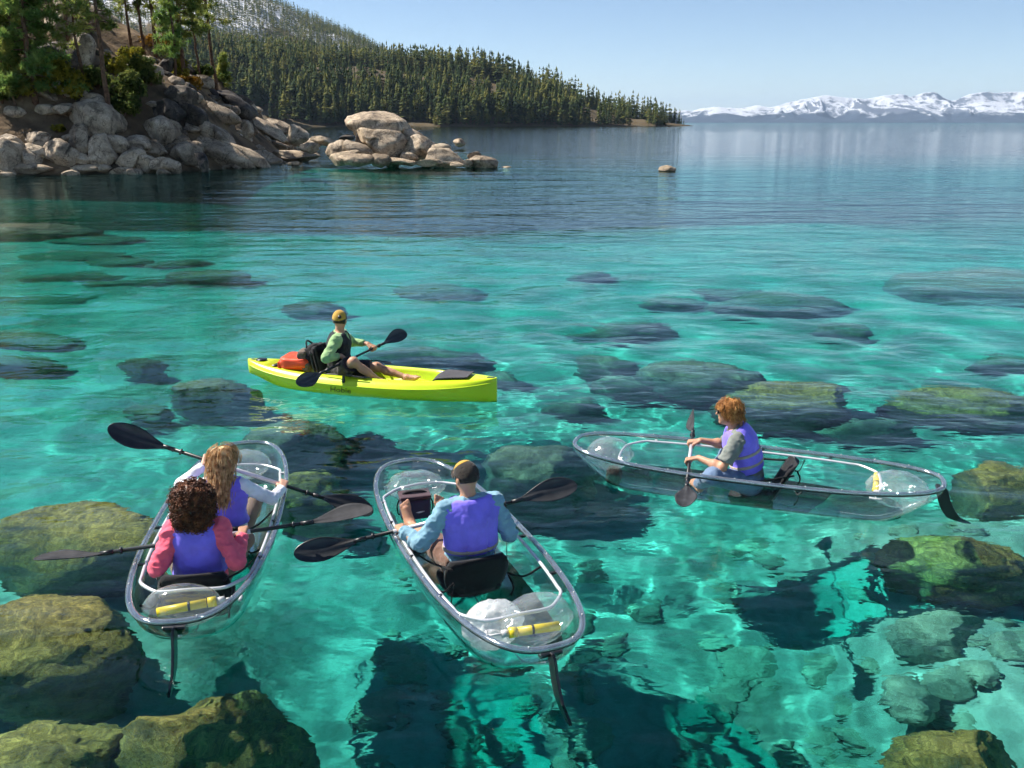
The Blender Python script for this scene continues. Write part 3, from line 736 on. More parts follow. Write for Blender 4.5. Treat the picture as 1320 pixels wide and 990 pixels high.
# the rest of the boulder field on the slope
n = 0
while n < 290:
    x, y = br.uniform(-62, -17), br.uniform(50, 118); d = float(seg_dist(np.array(x), np.array(y), SHORE))
    if not in_poly(np.array(x), np.array(y), LPOLY) or d > 26 or br.random() > math.exp(-d / 9) + .25: continue
    px = 660 + FPX * x / y
    if px < -40 or px > 430: continue
    s = (br.uniform(.22, .5) if br.random() < .6 else br.uniform(.5, .85))
    dk = d > 5 and px > 150  # upper slope: shade is put in as a darker rock colour
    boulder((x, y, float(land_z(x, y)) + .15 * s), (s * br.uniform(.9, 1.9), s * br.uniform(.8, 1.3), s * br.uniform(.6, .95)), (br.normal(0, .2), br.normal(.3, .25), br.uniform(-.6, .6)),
            'granite_dark_shade' if dk and br.random() < .55 else 'granite', 'boulder in the shade toned rock field of the upper slope' if dk else 'tan granite boulder in the rock field by the water', GS if not dk else 'boulders of the upper slope'); n += 1
n = 0
while n < 34:      # small rocks along the waterline
    t = br.random() * 4.99; i = int(t) + 1; p = SHORE[i] + (SHORE[i + 1] - SHORE[i]) * (t % 1); x, y = p[0] + br.normal(.2, .9), p[1] + br.normal(-.5, .8)
    px = 660 + FPX * x / y
    if px < -20 or px > 400: continue
    s = br.uniform(.25, .6)
    boulder((x, y, br.uniform(-.05, .12)), (s * br.uniform(1, 1.8), s, s * br.uniform(.5, .8)), (0, br.normal(0, .2), br.uniform(0, 3)), 'granite_pale', 'small pale rock awash at the foot of the shore', 'small rocks at the water edge'); n += 1

# ------------------------------------------------------------------ submerged boulders
GU = 'dim boulders on the lake bed'
big_rocks = [  # centre px, py of the top face; half width, half depth (m); top z; mat; label
 (95, 678, 1.05, .62, -.55, 'algae_rock', 'golden algae covered submerged boulder beside the pink sleeved paddler'),
 (62, 790, .80, .62, -.42, 'algae_rock', 'golden submerged boulder with a dark undercut front under the paddle blade'),
 (270, 935, .74, .50, -.55, 'algae_rock', 'algae mottled submerged boulder astern of the tandem kayak'),
 (40, 965, .5, .4, -.7, 'algae_rock', 'smaller mottled submerged boulder next to the one astern of the tandem kayak'),
 (1235, 708, .78, .50, -.55, 'algae_rock', 'golden topped submerged boulder behind the curved rudder of the red haired paddler'),
 (1215, 800, .42, .30, -1.2, 'bed_stone', 'pale submerged rock leaning on the golden topped boulder'),
 (1245, 965, .62, .46, -.75, 'algae_rock', 'gold veined submerged boulder near the two small round stones'),
 (1300, 610, .62, .62, -.6, 'algae_rock', 'brown gold submerged boulder beyond the curved rudder'),
 (1015, 497, 1.05, .75, -.75, 'algae_rock', 'green topped submerged boulder behind the red haired paddler'),
 (1240, 505, 1.25, .60, -.9, 'algae_rock', 'wide pale green submerged boulder on the open lake side'),
 (395, 610, .55, .42, -.9, 'algae_rock', 'green submerged boulder off the bow of the tandem kayak'),
 (372, 552, .70, .6, -.9, 'dim_rock', 'brown submerged boulder under the shadow of the yellow kayak'),
 (692, 585, .70, .55, -.9, 'dim_rock', 'brown green submerged boulder off the bow of the cap wearing paddler'),
 (275, 492, .80, .62, -.8, 'dim_rock', 'slate coloured submerged boulder behind the stern of the yellow kayak'),
 (905, 470, 1.05, .7, -.9, 'dim_rock', 'dark submerged boulder next to the green topped one'),
 (1275, 360, 2.6, 2.3, -.8, 'dim_rock', 'broad dark submerged boulder, largest of the far bay'),
 (20, 292, 3.0, 1.8, -.25, 'dim_rock', 'olive yellow shoal rock barely covered near the left shore'),
]
big_rocks[-1] = big_rocks[-1][:6] + ('olive yellow shoal rock barely covered off the boulder shore',)
for q, (px, py, hw, hd, zt, mat, lab) in enumerate(big_rocks):
    if mat == 'algae_rock': zt -= .16 if zt < -.3 else 0
    c = under_water(px, py, zt); zb = float(bed_z(c[0], c[1])); rz = max(.35, (zt - zb) * .62)
    me = boulder_mesh(700 + q, 5, 3, .07, .22, .8); me.materials.append(M[mat]); o = link('submerged_boulder', me)
    o.location = (c[0], c[1], zt - rz * .93); o.scale = (hw * .92, hd * .9, rz); o.rotation_euler = (0, br.normal(0, .08), br.uniform(-.25, .25)); o.cycles.is_caustics_receiver = True
    tag(o, lab, 'boulder')
dim = [(1300, 460, .8, .6), (1000, 385, 1.9, 1.1), (940, 375, 1.0, .8), (795, 420, 1.4, .6), (865, 385, .9, .7), (785, 462, .75, .6), (1085, 422, .6, .4), (190, 527, .4, .35),
       (560, 370, 1.2, 1.0), (400, 392, .8, .6), (548, 448, 1.2, .7), (70, 328, 2.6, 1.3), (60, 382, 1.8, 1.1), (170, 362, 1.4, .8),
       (272, 352, 1.2, .8), (40, 432, 1.4, .7), (20, 465, .9, .5), (180, 467, .5, .35), (120, 308, 1.8, 1.2), (230, 338, 1.0, .8), (760, 353, .7, .5), 
       (640, 480, .6, .5), (470, 560, .5, .3),
       (90, 355, 1.5, .8), (150, 335, 1.4, .9), (820, 490, .8, .5), (1120, 540, .8, .4), (740, 520, .5, .4)]
for px, py, hw, hd in dim:
    zt = -1.72 + .35 * br.random() - (.45 if px < 240 and py < 400 else 0); c = under_water(px, py, zt); zb = float(bed_z(c[0], c[1])); rz = max(.4, (zt - zb) * .7)
    hw *= .85; hd *= .7
    o = boulder((c[0], c[1], zt - rz * .85), (hw, hd, rz), (0, br.normal(0, .1), br.uniform(-.3, .3)), 'dim_rock', 'dark boulder lying on the sandy bed of the bay', GU, name='submerged_boulder', receiver=True)
two = [(1180, 893, .16, 'speckled round stone under water, larger of a touching pair'), (1228, 880, .13, 'speckled round stone under water, smaller of a touching pair')]
for px, py, r_, lab in two:
    c = under_water(px, py, -1.5); boulder((c[0], c[1], -1.6), (r_ * 1.5, r_ * 1.2, r_ * 1.3), (0, 0, br.uniform(0, 3)), 'bed_stone', lab, None, name='submerged_stone', receiver=True)
n = 0
while n < 120:      # cobbles and low slabs on the bed under the kayaks
    px, py = br.uniform(430, 1330), br.uniform(660, 1010)
    if br.random() > sstep(620, 900, py) + .12: continue
    c = under_water(px, py, -2.2); zb = float(bed_z(c[0], c[1])); s = br.uniform(.04, .18)
    boulder((c[0], c[1], zb + .12 * s), (s * br.uniform(1, 1.6), s * br.uniform(.8, 1.2), s * br.uniform(.45, .8)), (br.normal(0, .15), br.normal(0, .15), br.uniform(0, 6)), 'bed_stone',
            'tan cobble half sunk in the sandy lake bed', 'cobbles on the lake bed', name='bed_cobble', receiver=True); n += 1

# ------------------------------------------------------------------ pines and shrubs of the near shore
M['needles'] = simple('pine_needles', [(.32, (.07, .115, .03)), (.5, (.21, .26, .06)), (.66, (.42, .40, .09))], scale=.9, rough=.8, spec=.15, detail=3)
M['needles_fir'] = simple('fir_needles', [(.32, (.07, .15, .04)), (.5, (.18, .29, .07)), (.66, (.36, .43, .10))], scale=.8, rough=.8, spec=.15, detail=3)
M['shrub_yellow'] = simple('yellow_green_leaves', [(.3, (.09, .10, .02)), (.5, (.28, .26, .03)), (.7, (.50, .40, .05))], scale=1.2, rough=.8, spec=.15, detail=3)
M['shrub_green'] = simple('green_leaves', [(.3, (.045, .075, .022)), (.5, (.12, .155, .04)), (.7, (.25, .25, .06))], scale=1.2, rough=.8, spec=.15, detail=3)
M['shrub_orange'] = simple('orange_brush_leaves', [(.3, (.12, .06, .015)), (.5, (.33, .18, .03)), (.7, (.48, .30, .05))], scale=1.0, rough=.8, spec=.15, detail=3)
for q in ('needles', 'needles_fir', 'shrub_yellow', 'shrub_green', 'shrub_orange'): leafy(M[q])
def needle_mass(r, cen, n_per, L, wid, upbias=.25):
    """thin triangles radiating from every clump centre"""
    cen = np.asarray(cen); m = len(cen) * n_per
    c = np.repeat(cen, n_per, 0); d = r.normal(size=(m, 3)); d[:, 2] += upbias; d /= np.linalg.norm(d, axis=1)[:, None]
    ln = L * r.uniform(.55, 1.25, m)[:, None]; s = np.cross(d, r.normal(size=(m, 3))); s /= np.linalg.norm(s, axis=1)[:, None] + 1e-9
    w = wid * r.uniform(.6, 1.3, m)[:, None]; p0 = c + d * ln * .1
    v = np.stack([p0 - s * w * .5, p0 + s * w * .5, c + d * ln + s * w * .2], 1).reshape(-1, 3)
    return v, np.arange(m * 3).reshape(-1, 3)
def pine(px, py, H, seed, label, mat='needles', crown0=.35, spread=2.4, dense=1.0, trunk_r=.22, droop=.15, dist=None, lean=0.0):
    D = dist or march(px, py) or 80; b = at_dist(px, py, D); r = np.random.default_rng(seed)
    z0 = float(max(land_z(b[0], b[1]), 0)) - .3; root = empty('pine_tree' if mat == 'needles' else 'fir_tree', (b[0], b[1], z0))
    tag(root, label, 'tree')
    zz = np.linspace(0, H, 14); wx = np.cumsum(r.normal(0, .05, 14)) + lean * zz; wy = np.cumsum(r.normal(0, .05, 14))
    wx -= wx[0]; wy -= wy[0]
    t = MB(); t.tube(np.stack([wx, wy, zz], 1), trunk_r * (1 - zz / H * .9), 8); lim = t; cl = []
    nb = int(46 * dense)
    for i in range(nb):
        f = crown0 + (1 - crown0) * (i + r.random()) / nb; z = f * H * .97
        R = spread * (1 - ((f - crown0) / (1 - crown0)) ** 1.35 * .88) * r.uniform(.5, 1.15); a = r.uniform(0, 6.283)
        p0 = np.array([np.interp(z, zz, wx), np.interp(z, zz, wy), z]); dr = np.array([math.cos(a), math.sin(a), 0])
        up = r.uniform(-.05, .3) - droop
        pts = [p0, p0 + dr * R * .5 + [0, 0, R * (up * .5 + .05)], p0 + dr * R + [0, 0, R * up * .9]]
        pts = catmull(pts, 3); lim.tube(pts, np.linspace(.045, .012, len(pts)) * (trunk_r / .2), 4)
        nc = max(3, int(7 * R / spread * dense + 3))
        for q in range(nc):
            s = r.uniform(.3, 1.05); c = p0 + dr * R * s + [0, 0, R * up * s * .95] + r.normal(0, .13 * R * .5 + .08, 3) * [1, 1, .55]
            cl.append(c)
    cl += [np.array([wx[-1], wy[-1], H * u]) + r.normal(0, .12, 3) for u in np.linspace(.9, 1.0, 8)]
    lim.build('trunk', M['bark'], root)
    v, f = needle_mass(r, cl, 26, .42, .075); link('crown', raw_mesh('crown', v, f, False), M[mat], root)
    return root
pine(142, 168, 16, 1, 'tall pine with a long bare trunk beside the biggest dark boulder', crown0=.42, spread=2.5, trunk_r=.20)
pine(46, 132, 12, 2, 'broad drooping fir with dense green boughs above the yellow shrubs', 'needles_fir', crown0=.10, spread=2.9, dense=2.0, trunk_r=.24, droop=.35)
pine(3, 82, 11, 3, 'dark fir at the edge of the slope behind the drooping fir', 'needles_fir', crown0=.12, spread=2.6, dense=1.4, droop=.3)
pine(201, 78, 16, 4, 'slim pine with a dark trunk rising from the orange brush', crown0=.40, spread=2.0, dense=.8, trunk_r=.19)
pine(240, 108, 15.5, 5, 'full dark pine standing between two slimmer pines on the ridge', crown0=.25, spread=2.1, dense=1.2, trunk_r=.2)
pine(279, 116, 15.5, 6, 'slightly leaning pine at the end of the ridge', crown0=.38, spread=2.0, dense=.8, trunk_r=.19, lean=-.06)
pine(110, 120, 9.5, 7, 'half bare pine with grey branches in front of the outcrop', crown0=.35, spread=2.0, dense=.5, trunk_r=.14)
pine(292, 112, 3.4, 8, 'small bushy pine at the foot of the leaning pine', crown0=.1, spread=1.1, dense=.8, trunk_r=.08)
pine(20, 138, 5, 9, 'young pine among the yellow shrubs under the fir', crown0=.2, spread=1.1, dense=.7, trunk_r=.08)
pine(170, 62, 11, 10, 'thin pine half hidden behind the tall pine', crown0=.3, spread=1.7, dense=.7, trunk_r=.14)
pine(222, 66, 10, 12, 'pale green pine behind the orange brush', 'needles_fir', crown0=.2, spread=1.6, dense=1.0, trunk_r=.14)
pine(88, 60, 12, 21, 'tall slim pine rising behind the fractured outcrop block', crown0=.3, spread=1.9, dense=1.0, trunk_r=.17)
pine(28, 100, 12, 22, 'dense pine between the two firs', crown0=.22, spread=2.0, dense=1.2, trunk_r=.16)
pine(258, 104, 12, 23, 'thin pine between the full dark pine and the leaning one', crown0=.35, spread=1.6, dense=.8, trunk_r=.13)
pine(186, 70, 13, 24, 'slender pine beside the orange brush', crown0=.3, spread=1.7, dense=.9, trunk_r=.14)
def shrub(px, py, w, h, seed, mat, label, dist=None):
    D = dist or march(px, py + h * .4) or 80; s = D / FPX; b = at_dist(px, py + h * .5, D + .4); r = np.random.default_rng(seed)
    z0 = float(max(land_z(b[0], b[1]), 0)); root = empty('shrub', (b[0], b[1], z0)); tag(root, label, 'shrub')
    rx, rz = w * s / 2, h * s; st = MB()
    for _ in range(9):
        e = np.array([r.uniform(-.8, .8) * rx, r.uniform(-.6, .6) * rx, rz * r.uniform(.5, .9)])
        st.tube(catmull([(0, 0, -.2), e * [.4, .4, .5], e], 3), np.linspace(.04, .012, 7), 4)
    st.build('stems', M['bark'], root)
    lob = [(r.uniform(-.75, .75) * rx, r.uniform(-.5, .5) * rx, rz * r.uniform(.3, .75), r.uniform(.3, .55) * min(rx, rz)) for _ in range(9)]
    cl = []
    for x, y, z, q in lob:
        d = r.normal(size=(int(46 * q / .35), 3)); d /= np.linalg.norm(d, axis=1)[:, None]; cl.append(np.array([x, y, z]) + d * q * r.uniform(.55, 1.05, len(d))[:, None])
    v, f = needle_mass(r, np.concatenate(cl), 9, .17, .11, .1); link('foliage', raw_mesh('foliage', v, f, False), M[mat], root)
shr = [(70, 108, 46, 34, 'shrub_yellow', 'round yellow green shrub beside the fir trunk'), (18, 110, 40, 36, 'shrub_yellow', 'yellow green shrub under the edge fir'),
       (85, 128, 40, 18, 'shrub_yellow', 'low yellow shrub in front of the tilted grey slab'), (70, 92, 34, 22, 'shrub_green', 'green shrub behind the round yellow shrub'),
       (128, 115, 30, 26, 'shrub_green', 'olive shrub beside the tall bare trunk'), (160, 128, 44, 40, 'shrub_green', 'big green manzanita bush right of the tall bare trunk'),
       (160, 152, 38, 26, 'shrub_green', 'lower green bush above the shore slabs'), (168, 74, 36, 18, 'shrub_yellow', 'yellow green brush along the slope edge'),
       (185, 92, 40, 18, 'shrub_green', 'green brush on the slope below the yellow edge'), (210, 62, 46, 20, 'shrub_orange', 'orange brush patch around the slim pine trunk'),
       (242, 72, 30, 16, 'shrub_orange', 'smaller orange brush patch near the full dark pine'), (235, 100, 34, 14, 'shrub_yellow', 'yellow brush at the feet of the ridge pines'),
       (262, 100, 26, 22, 'shrub_green', 'green brush between the ridge pines'), (75, 178, 12, 8, 'shrub_yellow', 'small tuft of yellow leaves between shore boulders'),
       (5, 135, 26, 22, 'shrub_green', 'dark green shrub at the foot of the fir'), (195, 110, 30, 16, 'shrub_green', 'scrubby bush among dark slope rocks')]
shr += [(40, 128, 40, 18, 'shrub_yellow', 'broad low yellow shrub below the drooping fir'), (95, 112, 36, 22, 'shrub_yellow', 'yellow green shrub at the foot of the half bare pine'), (150, 92, 34, 20, 'shrub_yellow', 'yellow green shrub behind the big green bush'), (225, 90, 34, 16, 'shrub_yellow', 'yellow green brush under the orange patch')]
shr[5] = shr[5][:5] + ('big green bush between the tall bare trunk and dark slabs',)
for q, (px, py, w, h, mt, lab) in enumerate(shr): shrub(px, py, w, h, 500 + q, mt, lab)

# ------------------------------------------------------------------ signed-distance bodies
def nrm(v): v = np.asarray(v, float); return v / (np.linalg.norm(v) + 1e-12)
class SDF:
    def __init__(s, lo, hi, vox):
        s.vox = vox; s.lo = np.array(lo, float); s.n = np.ceil((np.array(hi) - s.lo) / vox).astype(int) + 1
        s.D = np.full(s.n, .5, np.float32)
    def _sl(s, lo, hi):
        a = np.clip(np.floor((lo - s.lo) / s.vox).astype(int), 0, s.n); b = np.clip(np.ceil((hi - s.lo) / s.vox).astype(int) + 1, 0, s.n)
        if np.any(b <= a): return None, None
        ax = [(np.arange(a[i], b[i]) * s.vox + s.lo[i]).astype(np.float32) for i in range(3)]
        G = np.stack(np.meshgrid(*ax, indexing='ij'), -1); return tuple(slice(a[i], b[i]) for i in range(3)), G
    def _op(s, sl, d, k, op):
        A = s.D[sl]
        if op == 'add':
            h = np.clip(.5 + .5 * (A - d) / k, 0, 1); s.D[sl] = A * (1 - h) + d * h - k * h * (1 - h)
        else:
            d = -d; h = np.clip(.5 - .5 * (A - d) / k, 0, 1); s.D[sl] = A * (1 - h) + d * h + k * h * (1 - h)
    def cap(s, a, b, ra, rb=None, k=.02, op='add', lat=None, ls=1.0, flat=False):
        a = np.array(a, float); b = np.array(b, float); rb = ra if rb is None else rb; R = max(ra, rb) * max(ls, 1) + k * 1.5 + 3 * s.vox
        sl, G = s._sl(np.minimum(a, b) - R, np.maximum(a, b) + R)
        if sl is None: return s
        p = G - a.astype(np.float32); ab = (b - a).astype(np.float32)
        if lat is not None:
            l = nrm(lat).astype(np.float32); p = p - (p @ l)[..., None] * l * np.float32(1 - 1 / ls)
        L2 = float(ab @ ab) + 1e-9; u = (p @ ab) / L2; t = np.clip(u, 0, 1)
        rad = np.linalg.norm(p - t[..., None] * ab, axis=-1) - (ra + (rb - ra) * t)
        if flat:
            q = np.linalg.norm(p - u[..., None] * ab, axis=-1) - (ra + (rb - ra) * t); rad = np.maximum(q, (np.abs(u - .5) - .5) * math.sqrt(L2))
        s._op(sl, rad.astype(np.float32), k, op); return s
    def ell(s, c, r, R=None, k=.02, op='add'):
        c = np.array(c, float); r = np.array(r, float); m = r.max() + k * 1.5 + 3 * s.vox; sl, G = s._sl(c - m, c + m)
        if sl is None: return s
        p = G - c.astype(np.float32)
        if R is not None: p = p @ np.array(R, np.float32).T          # rows of R = axes
        q = p / r.astype(np.float32); n0 = np.linalg.norm(q, axis=-1); n1 = np.linalg.norm(q / r.astype(np.float32), axis=-1) + 1e-6
        s._op(sl, (n0 * (n0 - 1) / n1).astype(np.float32), k, op); return s
    def poly(s, P, r, k=.02, op='add'):
        r = np.broadcast_to(np.asarray(r, float), (len(P),))
        for i in range(len(P) - 1): s.cap(P[i], P[i + 1], r[i], r[i + 1], k, op)
        return s
    def cut(s, p, n, k=.004):      # remove the side the normal points to
        sl, G = s._sl(s.lo, s.lo + s.n * s.vox); d = (G - np.array(p, np.float32)) @ np.array(nrm(n), np.float32)
        s.D = np.maximum(s.D, d.astype(np.float32)); return s
    def mesh(s, name, wrinkle=None):
        D = s.D; neg = D < 0; n = D.shape
        c = np.zeros((n[0] - 1, n[1] - 1, n[2] - 1), np.uint8)
        offs = [(a, b, e) for a in (0, 1) for b in (0, 1) for e in (0, 1)]
        for a, b, e in offs: c += neg[a:n[0] - 1 + a, b:n[1] - 1 + b, e:n[2] - 1 + e]
        I = np.argwhere((c > 0) & (c < 8)); idx = -np.ones(c.shape, np.int32); idx[tuple(I.T)] = np.arange(len(I))
        acc = np.zeros((len(I), 3)); cnt = np.zeros(len(I))
        val = {o: D[I[:, 0] + o[0], I[:, 1] + o[1], I[:, 2] + o[2]] for o in offs}
        for o in offs:
            for ax in range(3):
                if o[ax]: continue
                o2 = list(o); o2[ax] = 1; o2 = tuple(o2); a, b = val[o], val[o2]; m = (a < 0) != (b < 0)
                t = np.where(m, a / np.where(m, a - b, 1), 0); P = np.repeat(np.array(o, float)[None], len(I), 0); P[:, ax] += t
                acc += P * m[:, None]; cnt += m
        V = s.lo + (I + acc / cnt[:, None]) * s.vox; F = []
        for ax in range(3):
            u, v = (ax + 1) % 3, (ax + 2) % 3
            A = [slice(None)] * 3; B = [slice(None)] * 3; A[ax] = slice(0, -1); B[ax] = slice(1, None)
            ch = neg[tuple(A)] != neg[tuple(B)]; E = np.argwhere(ch); ok = (E[:, u] > 0) & (E[:, v] > 0) & (E[:, u] < n[u] - 1) & (E[:, v] < n[v] - 1); E = E[ok]
            du = np.zeros(3, int); dv = np.zeros(3, int); du[u] = 1; dv[v] = 1
            q = np.stack([idx[tuple((E - du - dv).T)], idx[tuple((E - dv).T)], idx[tuple(E.T)], idx[tuple((E - du).T)]], 1)
            fl = neg[tuple(E.T)]; q[~fl] = q[~fl][:, ::-1]; F.append(q)
        F = np.concatenate(F); F = F[(F >= 0).all(1)]
        # light smoothing
        for _ in range(2):
            S = np.zeros_like(V); C = np.zeros(len(V))
            for a, b in ((0, 1), (1, 2), (2, 3), (3, 0)):
                np.add.at(S, F[:, a], V[F[:, b]]); np.add.at(C, F[:, a], 1); np.add.at(S, F[:, b], V[F[:, a]]); np.add.at(C, F[:, b], 1)
            V = V * .5 + .5 * S / np.maximum(C, 1)[:, None]
        if wrinkle:
            amp, sc_, seed = wrinkle; nr = np.zeros_like(V); tri = F[:, :3]
            fn = np.cross(V[F[:, 2]] - V[F[:, 0]], V[F[:, 3]] - V[F[:, 1]])
            for a in range(4): np.add.at(nr, F[:, a], fn)
            nr /= np.linalg.norm(nr, axis=1)[:, None] + 1e-12
            w = fbm(V * np.array(sc_) + seed, 3, seed); w = (1 - 2 * np.abs(w)) ; V = V + nr * (amp * w)[:, None]
        return raw_mesh(name, V, F)

# ------------------------------------------------------------------ people materials
def skin(name, c): return simple(name, [(.3, tuple(x * .86 for x in c)), (.7, tuple(min(1, x * 1.1) for x in c))], scale=9, rough=.5, spec=.35, bump=.002, bscale=60, sss=.12)
M['skin_tan'] = skin('tanned_skin', (.50, .265, .165)); M['skin_fair'] = skin('fair_skin', (.58, .33, .23)); M['skin_deep'] = skin('brown_skin', (.40, .21, .13))
def cloth(name, c, bump=.004, scale=9, rough=.85, **kw): return simple(name, [(.3, tuple(x * .84 for x in c)), (.7, tuple(min(1, x * 1.1) for x in c))], scale=scale, rough=rough, bump=bump, bscale=30, spec=.2, sheen=.15, **kw)
M['vest'] = cloth('purple_blue_nylon', (.235, .18, .86), .005, rough=.6)
M['pink'] = cloth('coral_pink_knit', (.88, .13, .20)); M['white_cloth'] = cloth('white_jersey', (.86, .86, .90)); M['blue_shirt'] = cloth('light_blue_shirt', (.20, .36, .46))
M['grey_shirt'] = cloth('grey_green_cotton', (.20, .215, .195)); M['green_shirt'] = cloth('pale_green_shirt', (.30, .47, .21)); M['jeans'] = cloth('faded_denim', (.15, .22, .34), .004, 14)
M['brown_shorts'] = cloth('brown_shorts', (.16, .09, .065)); M['dark_shorts'] = cloth('charcoal_shorts', (.035, .03, .035)); M['leggings'] = cloth('olive_brown_leggings', (.17, .13, .10), .001)
M['black_cloth'] = cloth('black_fabric', (.012, .012, .014), .004); M['strap'] = cloth('grey_webbing', (.40, .34, .28), .002, 30); M['black_vest'] = cloth('black_life_vest', (.016, .018, .022), .006)
M['cap_dark'] = cloth('dark_brown_cap', (.035, .028, .024), .002); M['cap_gold'] = cloth('gold_cap_panel', (.50, .30, .055), .002); M['black_plastic'] = simple('black_plastic', [(.014, .014, .016)], rough=.35, coat=.2)
M['lens'] = simple('dark_lens', [(.01, .01, .012)], rough=.08); M['eye'] = simple('eye_white', [(.7, .68, .65)], rough=.2)
def hair_mat(name, a, b, c): return simple(name, [(.3, a), (.5, b), (.72, c)], scale=26, rough=.5, spec=.3, detail=3)
M['hair_curly'] = hair_mat('dark_curls', (.03, .012, .007), (.10, .036, .016), (.28, .095, .035)); M['hair_blonde'] = hair_mat('blonde_streaked_hair', (.17, .085, .035), (.52, .29, .12), (.90, .66, .36))
M['hair_red'] = hair_mat('copper_hair', (.17, .065, .018), (.40, .17, .045), (.60, .30, .10)); M['hair_dark'] = hair_mat('dark_hair', (.012, .009, .008), (.025, .018, .014), (.05, .035, .025))

def ik(a, b, l1, l2, pole):
    a = np.array(a, float); b = np.array(b, float); d = b - a; L = np.linalg.norm(d); u = d / L; Lc = min(L, (l1 + l2) * .995)
    x = (l1 * l1 - l2 * l2 + Lc * Lc) / (2 * Lc); h = math.sqrt(max(0, l1 * l1 - x * x)); p = np.array(pole, float); p = nrm(p - u * (p @ u))
    return a + u * x + p * h, a + u * Lc
def rot_z(v, a): c, s = math.cos(a), math.sin(a); return np.array([v[0] * c - v[1] * s, v[0] * s + v[1] * c, v[2]])

